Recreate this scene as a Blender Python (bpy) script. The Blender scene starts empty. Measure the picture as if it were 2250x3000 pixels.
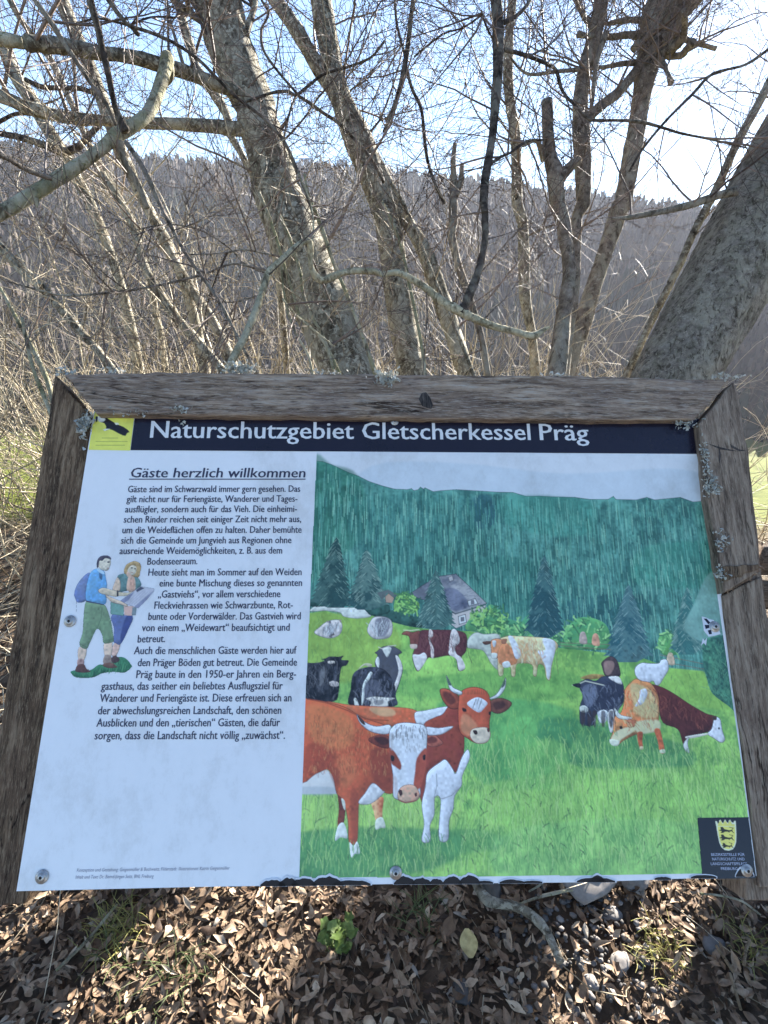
import bpy, bmesh, math, random
import numpy as np
from mathutils import Vector, Matrix, noise as mnoise

# ---------------------------------------------------------------- scene, camera, light
scn = bpy.context.scene
col = scn.collection
random.seed(7)
RNG = np.random.default_rng(11)

F = 1600.0                                        # focal length in pixels of the 2250 x 3000 photograph
CAM = np.array([-0.06497797, -0.5201196, 1.49227391])
YAW, PITCH, ROLL = 0.04925004, math.radians(20.0), 0.03093492
cy_, sy_ = math.cos(YAW), math.sin(YAW); cp_, sp_ = math.cos(PITCH), math.sin(PITCH)
FWD = np.array([sy_*cp_, cy_*cp_, -sp_]); r0 = np.array([cy_, -sy_, 0.0]); u0 = np.cross(r0, FWD)
cr_, sr_ = math.cos(ROLL), math.sin(ROLL)
RGT = r0*cr_ + u0*sr_; UPV = u0*cr_ - r0*sr_
cam = bpy.data.cameras.new('camera'); camo = bpy.data.objects.new('camera', cam); col.objects.link(camo)
cam.sensor_fit = 'HORIZONTAL'; cam.sensor_width = 36.0; cam.lens = F/2250*36.0
cam.clip_start = 0.02; cam.clip_end = 5000
camo.matrix_world = Matrix(((RGT[0], UPV[0], -FWD[0], CAM[0]), (RGT[1], UPV[1], -FWD[1], CAM[1]),
                            (RGT[2], UPV[2], -FWD[2], CAM[2]), (0, 0, 0, 1)))
scn.camera = camo

SUN_EL, SUN_AZ = math.radians(25.5), math.radians(36.0)     # azimuth from +Y towards +X
world = bpy.data.worlds.new('World'); scn.world = world; world.use_nodes = True
wn = world.node_tree.nodes; bg = wn['Background']
sky = wn.new('ShaderNodeTexSky'); sky.sky_type = 'NISHITA'; sky.sun_disc = False
sky.sun_elevation = SUN_EL; sky.sun_rotation = SUN_AZ
sky.air_density = 1.0; sky.dust_density = 0.25; sky.ozone_density = 4.0; sky.altitude = 700
tint = wn.new('ShaderNodeMix'); tint.data_type = 'RGBA'; tint.blend_type = 'MULTIPLY'; tint.inputs[0].default_value = 1.0
tint.inputs[7].default_value = (1.03, 0.995, 0.96, 1)                # the camera's cool white balance
world.node_tree.links.new(sky.outputs[0], tint.inputs[6]); world.node_tree.links.new(tint.outputs[2], bg.inputs[0]); bg.inputs[1].default_value = 0.05
sl = bpy.data.lights.new('sun', 'SUN'); so = bpy.data.objects.new('sun', sl); col.objects.link(so)
sl.energy = 5.0; sl.angle = math.radians(0.5); sl.color = (1.0, 0.95, 0.87)
sd = Vector((math.sin(SUN_AZ)*math.cos(SUN_EL), math.cos(SUN_AZ)*math.cos(SUN_EL), math.sin(SUN_EL)))
so.rotation_euler = sd.to_track_quat('Z', 'Y').to_euler()
so.location = (3, 5, 8)
scn.view_settings.view_transform = 'Standard'; scn.view_settings.look = 'None'
scn.view_settings.exposure = 2.78; scn.view_settings.gamma = 1.0
scn.render.engine = 'CYCLES'
scn.cycles.max_bounces = 6; scn.cycles.diffuse_bounces = 3; scn.cycles.transparent_max_bounces = 6
scn.cycles.caustics_reflective = False; scn.cycles.caustics_refractive = False
try:
    scn.cycles.use_denoising = True; scn.cycles.denoiser = 'OPENIMAGEDENOISE'
    scn.cycles.denoising_input_passes = 'RGB_ALBEDO_NORMAL'; scn.cycles.denoising_prefilter = 'ACCURATE'
except Exception:
    pass

# ---------------------------------------------------------------- from the photograph to the place
DS = 2250/1659.0
def ray(x, y):
    return RGT*((x-1125)/F) + UPV*(-(y-1500)/F) + FWD
def P(x, y, d):                                   # point seen at photo pixel (x, y), d metres deep
    return CAM + ray(x, y)*d
LEAN = 0.59340207                                 # the board leans back 34 degrees
PB = np.array([0, 0, 0.77]); PU = np.array([1.0, 0, 0]); PV = np.array([0, math.sin(LEAN), math.cos(LEAN)])
PW = np.cross(PU, PV)                             # board normal, towards the reader
def UV(x, y, w=0.0):                              # pixel -> board coordinates on the plane w metres proud of the panel
    r = ray(x, y); o = PB + PW*w
    t = ((o-CAM)@PW)/(r@PW)
    p = CAM + r*t - PB
    return (p@PU, p@PV)
def BW(u, v, w=0.0):                              # board coordinates -> world
    return PB + PU*u + PV*v + PW*w
class Crop:
    def __init__(s, x0, y0, k): s.x0, s.y0, s.k = x0, y0, k
    def __call__(s, x, y): return (s.x0 + x/s.k, s.y0 + y/s.k)
FULL = Crop(0, 0, 1/DS)
Z1, Z2, Z3, Z4 = Crop(0, 0, 1.4747), Crop(1125, 0, 1.4747), Crop(0, 550, 1.4747), Crop(1125, 550, 1.4747)
Z6, Z7 = Crop(0, 2400, 1.4747), Crop(1125, 2400, 1.4747)

def gz(x, y):                                     # terrain height: level at the sign, falling to a valley meadow
    d = max(0.0, y-3.2)
    z = -0.16*d if d < 8 else -1.28 - 0.32*(d-8) if d < 80 else -24.3 - 0.01*(d-80)
    z += 0.05*math.sin(x*1.3+0.4)*math.cos(y*1.1) * min(1, max(0, abs(y)+abs(x)-0.6))
    return z

# ---------------------------------------------------------------- object helpers
def prop(o, label=None, cat=None, group=None, kind=None):
    if label: o['label'] = label
    if cat: o['category'] = cat
    if group: o['group'] = group
    if kind: o['kind'] = kind
    return o
def empty(name, loc=(0, 0, 0)):
    o = bpy.data.objects.new(name, None); col.objects.link(o); o.location = loc; o.empty_display_size = 0.1
    return o
def mesh_np(name, V, faces, mat, parent=None, smooth=True, attrs=None):
    """V (n,3) in world space; faces: list of index arrays (m,k)."""
    V = np.asarray(V, np.float32)
    if parent is not None:
        V = V - np.array(parent_loc(parent), np.float32)
    me = bpy.data.meshes.new(name)
    loops = np.concatenate([np.asarray(f, np.int32).ravel() for f in faces])
    tot = np.concatenate([np.full(len(f), np.asarray(f).shape[1], np.int32) for f in faces])
    start = np.concatenate([[0], np.cumsum(tot)[:-1]]).astype(np.int32)
    me.vertices.add(len(V)); me.vertices.foreach_set('co', V.ravel())
    me.loops.add(len(loops)); me.loops.foreach_set('vertex_index', loops)
    me.polygons.add(len(tot)); me.polygons.foreach_set('loop_start', start); me.polygons.foreach_set('loop_total', tot)
    if smooth: me.polygons.foreach_set('use_smooth', np.ones(len(tot), bool))
    me.update(calc_edges=True)
    for k, a in (attrs or {}).items():
        a = np.asarray(a, np.float32)
        if a.ndim == 2:
            at = me.color_attributes.new(k, 'FLOAT_COLOR', 'POINT')
            if a.shape[1] == 3: a = np.concatenate([a, np.ones((len(a), 1), np.float32)], 1)
            at.data.foreach_set('color', a.ravel())
        else:
            at = me.attributes.new(k, 'FLOAT', 'POINT'); at.data.foreach_set('value', a)
    me.validate()
    o = bpy.data.objects.new(name, me); col.objects.link(o)
    if mat: me.materials.append(mat)
    if parent is not None: o.parent = parent
    return o
def parent_loc(p):
    l = np.array(p.location)
    while p.parent is not None:
        p = p.parent; l = l + np.array(p.location)
    return l

class Tubes:
    """collects tapered tubes along polylines into one mesh"""
    def __init__(s): s.V = []; s.Q = []; s.T = []; s.n = 0; s.A = []
    def tube(s, pts, rad, sides=8, bump=0.0, cap=True, seed=0, tint=None):
        pts = np.asarray(pts, float); rad = np.asarray(rad, float); m = len(pts)
        tan = np.gradient(pts, axis=0); tan /= np.linalg.norm(tan, axis=1)[:, None] + 1e-9
        a = np.array([1.0, 0.2, 0.1]) if abs(tan[0][0]) < 0.8 else np.array([0.1, 1.0, 0.2])
        n = np.cross(tan[0], a); n /= np.linalg.norm(n)
        N = np.zeros((m, 3))
        for i in range(m):
            n = n - tan[i]*(n@tan[i]); n /= np.linalg.norm(n)+1e-9; N[i] = n
        B = np.cross(tan, N)
        ang = np.linspace(0, 2*np.pi, sides, endpoint=False)
        r = rad[:, None]*np.ones((1, sides))*(1-0.8*bump)
        if bump:
            rg = np.random.default_rng(seed+m)
            lo = rg.normal(0, 1, (m//4+3, sides)); tt = np.linspace(0, len(lo)-1.001, m); i0 = tt.astype(int); f = (tt-i0)[:, None]
            r = r*(1+bump*(lo[i0]*(1-f)+lo[i0+1]*f)*0.7 + bump*0.35*rg.normal(0, 1, (m, sides)))
        ring = pts[:, None, :] + r[..., None]*(np.cos(ang)[None, :, None]*N[:, None, :] + np.sin(ang)[None, :, None]*B[:, None, :])
        s.V.append(ring.reshape(-1, 3))
        i = np.arange(m-1)[:, None]*sides; j = np.arange(sides)[None, :]; jn = (j+1) % sides
        q = np.stack([i+j, i+jn, i+sides+jn, i+sides+j], -1).reshape(-1, 4) + s.n
        s.Q.append(q)
        tv = random.random() if tint is None else tint
        s.A.append(np.full(m*sides, tv))
        s.n += m*sides
        if cap:
            for base, c, d in ((0, pts[0], 0), ((m-1)*sides, pts[-1], 1)):
                s.V.append(c[None]); s.A.append(np.array([tv])); jj = np.arange(sides)
                t = np.stack([base+jj, base+(jj+1) % sides, np.full(sides, s.n-(s.n-(s.n))) ], -1)
                off = s.n - m*sides if d == 0 else s.n - m*sides - 1
                t = np.stack([off+base+jj, off+base+(jj+1) % sides, np.full(sides, s.n)], -1)
                s.T.append(t if d else t[:, ::-1]); s.n += 1
    def build(s, name, mat, parent=None, smooth=True):
        f = [np.concatenate(s.Q)] + ([np.concatenate(s.T)] if s.T else [])
        return mesh_np(name, np.concatenate(s.V), f, mat, parent, smooth, {'tint': np.concatenate(s.A)})

def crom(pts, k=6):                               # Catmull-Rom resample of rows (any width)
    p = np.asarray(pts, float)
    if len(p) < 3:
        t = np.linspace(0, 1, k*2)[:, None]; return p[0]*(1-t)+p[1]*t
    e = np.vstack([2*p[0]-p[1], p, 2*p[-1]-p[-2]]); out = []
    for i in range(1, len(e)-2):
        t = np.linspace(0, 1, k, endpoint=False)[:, None]
        a, b, c, d = e[i-1], e[i], e[i+1], e[i+2]
        out.append(0.5*((2*b)+(-a+c)*t+(2*a-5*b+4*c-d)*t*t+(-a+3*b-3*c+d)*t**3))
    out.append(p[-1:]); return np.vstack(out)

# ---------------------------------------------------------------- materials
def lin(c):
    c = np.asarray(c, float)/255.0
    return np.where(c <= 0.04045, c/12.92, ((c+0.055)/1.055)**2.4)
class NT:
    def __init__(s, name):
        s.m = bpy.data.materials.new(name); s.m.use_nodes = True
        s.t = s.m.node_tree; s.b = s.t.nodes['Principled BSDF']; s.b.inputs['Roughness'].default_value = 0.8
    def n(s, typ, **kw):
        x = s.t.nodes.new(typ)
        for k, v in kw.items():
            if k in x.inputs: x.inputs[k].default_value = v
            else: setattr(x, k, v)
        return x
    def l(s, a, b): s.t.links.new(a, b)
    def coord(s, scale=(1, 1, 1), kind='Object', rot=(0, 0, 0)):
        tc = s.n('ShaderNodeTexCoord'); mp = s.n('ShaderNodeMapping'); mp.inputs['Scale'].default_value = scale
        mp.inputs['Rotation'].default_value = rot
        s.l(tc.outputs[kind], mp.inputs['Vector']); return mp.outputs[0]
    def noise(s, vec, scale, detail=6, rough=0.6, dist=0.0):
        x = s.n('ShaderNodeTexNoise'); x.inputs['Scale'].default_value = scale; x.inputs['Detail'].default_value = detail
        x.inputs['Roughness'].default_value = rough; x.inputs['Distortion'].default_value = dist; s.l(vec, x.inputs['Vector']); return x.outputs['Fac']
    def ramp(s, fac, stops, interp='LINEAR'):
        x = s.n('ShaderNodeValToRGB'); e = x.color_ramp.elements; x.color_ramp.interpolation = interp
        while len(e) < len(stops): e.new(0.5)
        for i, (p, c) in enumerate(stops):
            e[i].position = p; e[i].color = (*c, 1) if len(c) == 3 else c
        s.l(fac, x.inputs[0]); return x.outputs[0]
    def mix(s, fac, a, b, mode='MIX'):
        x = s.n('ShaderNodeMix', data_type='RGBA', blend_type=mode)
        for v, k in ((fac, 0), (a, 6), (b, 7)):
            if hasattr(v, 'is_linked') or hasattr(v, 'links'): s.l(v, x.inputs[k])
            else: x.inputs[k].default_value = v if k == 0 else ((*v, 1) if len(v) == 3 else v)
        return x.outputs[2]
    def attr(s, name, out='Fac'):
        x = s.n('ShaderNodeAttribute', attribute_name=name); return x.outputs[out]
    def bump(s, h, strength=0.4, dist=0.01):
        x = s.n('ShaderNodeBump'); x.inputs['Strength'].default_value = strength; x.inputs['Distance'].default_value = dist
        s.l(h, x.inputs['Height']); s.l(x.outputs[0], s.b.inputs['Normal'])
    def base(s, c):
        if isinstance(c, tuple): s.b.inputs['Base Color'].default_value = (*c, 1)
        else: s.l(c, s.b.inputs['Base Color'])
    def set(s, **kw):
        for k, v in kw.items(): s.b.inputs[k.replace('_', ' ')].default_value = v
        return s

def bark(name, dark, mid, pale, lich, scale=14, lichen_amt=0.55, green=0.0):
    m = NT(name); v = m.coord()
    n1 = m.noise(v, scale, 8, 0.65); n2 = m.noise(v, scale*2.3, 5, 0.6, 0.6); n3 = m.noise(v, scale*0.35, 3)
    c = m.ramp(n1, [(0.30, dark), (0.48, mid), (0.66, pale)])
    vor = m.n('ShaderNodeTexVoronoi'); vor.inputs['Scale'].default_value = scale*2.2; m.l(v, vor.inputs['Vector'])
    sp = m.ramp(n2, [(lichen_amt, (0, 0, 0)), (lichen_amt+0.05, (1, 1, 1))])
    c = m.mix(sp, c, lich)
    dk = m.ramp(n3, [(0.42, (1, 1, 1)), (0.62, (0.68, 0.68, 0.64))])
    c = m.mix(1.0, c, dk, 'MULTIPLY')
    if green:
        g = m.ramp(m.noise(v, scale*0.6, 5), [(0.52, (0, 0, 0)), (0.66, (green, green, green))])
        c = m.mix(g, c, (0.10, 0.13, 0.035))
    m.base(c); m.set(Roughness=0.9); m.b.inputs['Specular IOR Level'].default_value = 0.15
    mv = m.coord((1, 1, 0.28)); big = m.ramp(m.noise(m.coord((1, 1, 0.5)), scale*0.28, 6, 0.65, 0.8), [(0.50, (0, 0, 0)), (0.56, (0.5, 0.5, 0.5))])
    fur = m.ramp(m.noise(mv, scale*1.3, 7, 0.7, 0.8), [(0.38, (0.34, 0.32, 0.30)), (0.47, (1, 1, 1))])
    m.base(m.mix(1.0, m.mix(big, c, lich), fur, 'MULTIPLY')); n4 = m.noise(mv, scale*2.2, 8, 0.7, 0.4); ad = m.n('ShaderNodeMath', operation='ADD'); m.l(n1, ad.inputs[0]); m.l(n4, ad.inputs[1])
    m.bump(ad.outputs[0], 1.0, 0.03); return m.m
M = {}
M['bark_lichen'] = bark('bark_lichen', (0.055, 0.043, 0.032), (0.23, 0.195, 0.145), (0.43, 0.385, 0.295), (0.58, 0.54, 0.43), 20, 0.52)
M['bark_big'] = bark('bark_big', (0.13, 0.11, 0.09), (0.31, 0.275, 0.23), (0.46, 0.42, 0.355), (0.52, 0.48, 0.38), 34, 0.58, 0.2)
M['bark_dark'] = bark('bark_dark', (0.03, 0.024, 0.02), (0.10, 0.08, 0.068), (0.20, 0.165, 0.14), (0.36, 0.33, 0.26), 22, 0.64)
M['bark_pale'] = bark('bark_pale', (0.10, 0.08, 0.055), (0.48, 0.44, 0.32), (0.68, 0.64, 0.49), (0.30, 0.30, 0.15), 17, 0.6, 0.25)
M['bark_warm'] = bark('bark_warm', (0.095, 0.076, 0.063), (0.27, 0.22, 0.18), (0.43, 0.37, 0.31), (0.48, 0.45, 0.36), 22, 0.60)
def twigmat(name, a, b, rough=0.65):
    m = NT(name); c = m.ramp(m.attr('tint'), [(0.0, a), (1.0, b)])
    n = m.noise(m.coord(), 30, 3); c = m.mix(1.0, c, m.ramp(n, [(0.3, (0.6, 0.6, 0.6)), (0.7, (1.1, 1.1, 1.1))]), 'MULTIPLY')
    m.base(c); m.set(Roughness=rough); return m.m
M['twig'] = twigmat('twig', (0.06, 0.042, 0.034), (0.27, 0.20, 0.16))
M['brush'] = twigmat('brush', (0.19, 0.14, 0.08), (0.66, 0.56, 0.39))
M['straw'] = twigmat('straw', (0.22, 0.18, 0.08), (0.55, 0.47, 0.26))
M['bark_limb'] = bark('bark_limb', (0.10, 0.08, 0.055), (0.52, 0.46, 0.31), (0.74, 0.68, 0.48), (0.76, 0.70, 0.50), 30, 0.52, 0.1)
M['cut'] = bark('cut_wood', (0.2, 0.14, 0.08), (0.4, 0.3, 0.19), (0.5, 0.4, 0.27), (0.3, 0.22, 0.14), 30, 0.7)
# ---------------------------------------------------------------- setting: ground, valley, far wooded hill
def ground_mat():
    m = NT('forest_soil'); v = m.coord()
    n1 = m.noise(v, 9, 8, 0.7); n2 = m.noise(v, 0.35, 3)
    soil = m.ramp(n1, [(0.3, (0.035, 0.024, 0.017)), (0.5, (0.10, 0.072, 0.05)), (0.7, (0.20, 0.15, 0.105))])
    grass = m.ramp(m.noise(v, 5, 6, 0.7), [(0.3, (0.045, 0.056, 0.010)), (0.5, (0.085, 0.10, 0.018)), (0.7, (0.14, 0.14, 0.036))])
    geo = m.n('ShaderNodeNewGeometry'); sep = m.n('ShaderNodeSeparateXYZ'); m.l(geo.outputs['Position'], sep.inputs[0])
    mr = m.n('ShaderNodeMapRange'); mr.inputs['From Min'].default_value = 2.4; mr.inputs['From Max'].default_value = 4.2; m.l(sep.outputs['Y'], mr.inputs['Value'])
    add = m.n('ShaderNodeMath', operation='MULTIPLY_ADD'); m.l(n2, add.inputs[0]); add.inputs[1].default_value = 0.9; m.l(mr.outputs[0], add.inputs[2])
    f = m.ramp(add.outputs[0], [(0.75, (0, 0, 0)), (1.0, (1, 1, 1))])
    m.base(m.mix(f, soil, grass)); m.set(Roughness=1.0); m.b.inputs['Specular IOR Level'].default_value = 0.1; m.bump(n1, 0.6, 0.03); return m.m
def axis(lo, hi, fine_lo, fine_hi, df, grow):
    a = list(np.arange(fine_lo, fine_hi, df)); s = df; x = fine_hi
    while x < hi: a.append(x); s *= grow; x += s
    a.append(hi); s = df; x = fine_lo
    while x > lo: s *= grow; x -= s; a.insert(0, max(x, lo))
    return np.array(sorted(set(a)))
gx = axis(-900, 900, -3, 3, 0.06, 1.18); gy = axis(-30, 1400, -1.0, 4.0, 0.06, 1.16)
GV = np.array([(x, y, gz(x, y) - (0.012*mnoise.noise((x*5, y*5, 0)) if abs(x) < 4 and y < 6 else 0)) for y in gy for x in gx])
nx, ny = len(gx), len(gy)
ii = (np.arange(ny-1)[:, None]*nx + np.arange(nx-1)[None, :]).ravel()
ground = mesh_np('ground', GV, [np.stack([ii, ii+1, ii+nx+1, ii+nx], -1)], ground_mat()); prop(ground, kind='structure')

# far hill: a wooded slope across the valley, ridge traced in the photo at its own distance
RIDGE = [(-1500, 330), (-700, 380), (0, 425), (200, 440), (420, 462), (640, 478), (860, 476), (1060, 490), (1250, 512), (1420, 528), (1650, 560), (1850, 588), (2000, 606), (2250, 640), (2700, 690), (3600, 760)]
RD = 420.0
rx = np.array([p[0] for p in RIDGE], float); ry = np.array([p[1] for p in RIDGE], float)
hx = np.concatenate([np.linspace(-9000, -1600, 24), np.linspace(-1500, 3600, 165), np.linspace(3750, 11000, 24)]); hy = np.interp(hx, rx, ry)
HV = []; NS = 44
ridge_pts = []
for x, y in zip(hx, hy):
    r = ray(x, y+8); r = r/np.hypot(r[0], r[1]); d = RD + 60*math.sin(x*0.0011)
    top = CAM + r*d
    ridge_pts.append(top)
    for k in range(NS+1):
        t = k/NS                                   # 0 foot of the slope, 1 ridge, then falling behind
        dist = d*(0.34+0.66*t); base = CAM + r*dist; zf = gz(base[0], d*0.34) - 1.0
        z = zf + (top[2]-zf)*(t**1.15) + (5.0*mnoise.noise((base[0]*0.012, base[1]*0.012, 3)) + 2.0*mnoise.noise((base[0]*0.05, base[1]*0.05, 5)))*math.sin(math.pi*min(1, t*1.02))
        HV.append((base[0], base[1], z))
    for k, (dd, dz) in enumerate(((1.15, -6), (1.6, -60))):
        b = CAM + r*d*dd; HV.append((b[0], b[1], top[2]+dz))
HV = np.array(HV); w = NS+3
ii = (np.arange(len(hx)-1)[:, None]*w + np.arange(w-1)[None, :]).ravel()
hm = NT('wooded_slope'); v = hm.coord()
c = hm.ramp(hm.noise(v, 0.06, 8, 0.7), [(0.3, (0.014, 0.011, 0.010)), (0.5, (0.03, 0.023, 0.02)), (0.7, (0.05, 0.038, 0.03))])
hm.base(c); hm.set(Roughness=1.0)
hill = mesh_np('hill', HV, [np.stack([ii, ii+w, ii+w+1, ii+1], -1)], hm.m); prop(hill, kind='structure')

def far_wood():
    """bare broadleaf crowns and dark conifers standing all over the far slope"""
    rg = np.random.default_rng(5)
    HG = HV.reshape(len(hx), w, 3)
    V = []; T = []; A = []; n = 0
    def blob(c, rx_, rz, tint, k=9):
        nonlocal n
        # a crown of ragged upright shards: reads as bare branches from afar
        for _ in range(k):
            a = rg.uniform(0, 2*np.pi); rr = rx_*rg.uniform(0.1, 1.0)
            p = c + np.array([math.cos(a)*rr*0.6, math.sin(a)*rr*0.6, 0])
            q = c + np.array([math.cos(a)*rr*1.1, math.sin(a)*rr*1.1, rz*rg.uniform(0.65, 1.1)])
            wd = rx_*rg.uniform(0.12, 0.3); b = rg.uniform(0, np.pi); o = np.array([math.cos(b)*wd, math.sin(b)*wd, 0])
            V.extend([p, q-o, q+o+np.array([0, 0, -rz*0.2*rg.random()])]); T.append((n, n+1, n+2)); A.extend([tint+rg.uniform(-.07, .07)]*3); n += 3
    def conifer(c, r, h, tint):
        nonlocal n
        for s in range(5):
            z0 = c[2]+h*(0.08+s*0.18); z1 = min(c[2]+h, z0+h*0.34); R = r*(1-s*0.185)
            k = 7; ph = rg.uniform(0, 6)
            for j in range(k):
                a = ph+2*np.pi*j/k; b = a+2*np.pi/k*1.1; m = rg.uniform(0.75, 1.15)
                V.extend([(c[0]+R*m*math.cos(a), c[1]+R*m*math.sin(a), z0+h*0.03*rg.normal()), (c[0]+R*m*math.cos(b), c[1]+R*m*math.sin(b), z0+h*0.03*rg.normal()), (c[0], c[1], z1)])
                T.append((n, n+1, n+2)); A.extend([tint, tint, tint+0.02]); n += 3
    for _ in range(10000):
        i = rg.integers(8, len(hx)-9); t = rg.random()**0.8*(NS-0.5); k = int(t); f = t-k
        p = HG[i, k]*(1-f)+HG[i, k+1]*f + np.array([rg.uniform(-4, 4), rg.uniform(-3, 3), -0.5])
        cl = mnoise.noise((p[0]*0.011, p[1]*0.02, 9.0))
        if cl > 0.22 or (k > NS*0.9 and rg.random() < 0.55):
            conifer(p, rg.uniform(2.0, 3.4), rg.uniform(9, 17) if k < NS*0.8 else rg.uniform(3.5, 6.5), 0.02+0.12*rg.random())
        else:
            blob(p, rg.uniform(2.5, 5), rg.uniform(7, 13) if k < NS*0.85 else rg.uniform(4, 6.5), 0.35+0.5*rg.random())
    for i in range(len(ridge_pts)-1):                # the ridge line
        for s in range(8 if -1500 <= hx[i] < 3600 else 60):
            sn_ = 8 if -1500 <= hx[i] < 3600 else 60
            p = ridge_pts[i]*(1-s/sn_)+ridge_pts[i+1]*(s/sn_) + np.array([rg.uniform(-3, 3), rg.uniform(-8, 4), -2.2+rg.uniform(-1.2, 1)])
            if rg.random() < 0.75: conifer(p, rg.uniform(1.6, 3.6), rg.uniform(2.6, 5.2)*(1.7 if rg.random() < .06 else 1.0), 0.02+0.12*rg.random())
            else: blob(p, 3.2, rg.uniform(5, 8), 0.35+0.4*rg.random())
    m = NT('far_trees'); c = m.ramp(m.attr('tint'), [(0.0, (0.010, 0.016, 0.010)), (0.2, (0.02, 0.027, 0.015)), (0.3, (0.017, 0.012, 0.010)), (0.6, (0.040, 0.028, 0.022)), (1.0, (0.10, 0.07, 0.046))])
    m.base(c); m.set(Roughness=1.0)
    o = mesh_np('hillside_wood', np.array(V), [np.array(T)], m.m, None, False, {'tint': np.array(A)})
    prop(o, 'brown leafless wood with dark conifers along the ridge across the valley', 'wood', kind='stuff')
far_wood()

# hazy valley air, lit by the low sun
hz = bpy.data.materials.new('hazy_air'); hz.use_nodes = True; ht = hz.node_tree; ht.nodes.clear()
ho = ht.nodes.new('ShaderNodeOutputMaterial'); hv = ht.nodes.new('ShaderNodeVolumePrincipled')
hv.inputs['Color'].default_value = (0.78, 0.82, 0.95, 1); hv.inputs['Density'].default_value = 0.0002; hv.inputs['Anisotropy'].default_value = 0.15
ht.links.new(hv.outputs[0], ho.inputs['Volume'])
def haze_box():
    lo = np.array([-1100, -60, -60.0]); hi = np.array([1100, 1500, max(150.0, HV[:, 2].max()+25)])
    V = np.array([(x, y, z) for x in (lo[0], hi[0]) for y in (lo[1], hi[1]) for z in (lo[2], hi[2])])
    o = mesh_np('haze', V, [np.array([(0, 1, 3, 2), (4, 6, 7, 5), (0, 4, 5, 1), (2, 3, 7, 6), (0, 2, 6, 4), (1, 5, 7, 3)])], hz, None, False); prop(o, kind='stuff')
haze_box()
# ---------------------------------------------------------------- printed artwork (flat print on the panel, painted in code)
WHITE_SEEN = lin((160, 177, 214))
def ink(rgb):                                     # colour read in the shaded photo -> ink albedo
    k = lin(rgb)/WHITE_SEEN*0.80; g = k @ np.array([0.25, 0.6, 0.15])
    return np.clip(k*0.86+g*0.14, 0.006, 0.9)
def vnoise(h, w, cell, rg, aspect=1.0):
    a, b = max(2, int(h/cell/aspect)+2), max(2, int(w/cell)+2)
    g = rg.normal(0, 1, (a, b)); y = np.linspace(0, a-1.001, h); x = np.linspace(0, b-1.001, w)
    y0 = y.astype(int); x0 = x.astype(int); fy = (y-y0)[:, None]; fx = (x-x0)[None, :]
    fy = fy*fy*(3-2*fy); fx = fx*fx*(3-2*fx)
    return (g[y0][:, x0]*(1-fy)*(1-fx)+g[y0+1][:, x0]*fy*(1-fx)+g[y0][:, x0+1]*(1-fy)*fx+g[y0+1][:, x0+1]*fy*fx)
def smooth_closed(p, k=4):
    p = np.asarray(p, float); n = len(p); out = []
    t = np.linspace(0, 1, k, endpoint=False)[:, None]
    for i in range(n):
        a, b, c, d = p[i-1], p[i], p[(i+1) % n], p[(i+2) % n]
        q = 0.5*((2*b)+(-a+c)*t+(2*a-5*b+4*c-d)*t*t+(-a+3*b-3*c+d)*t**3)
        out.append(b+(q-b)*0.9 if False else q)
    return np.vstack(out)
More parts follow.
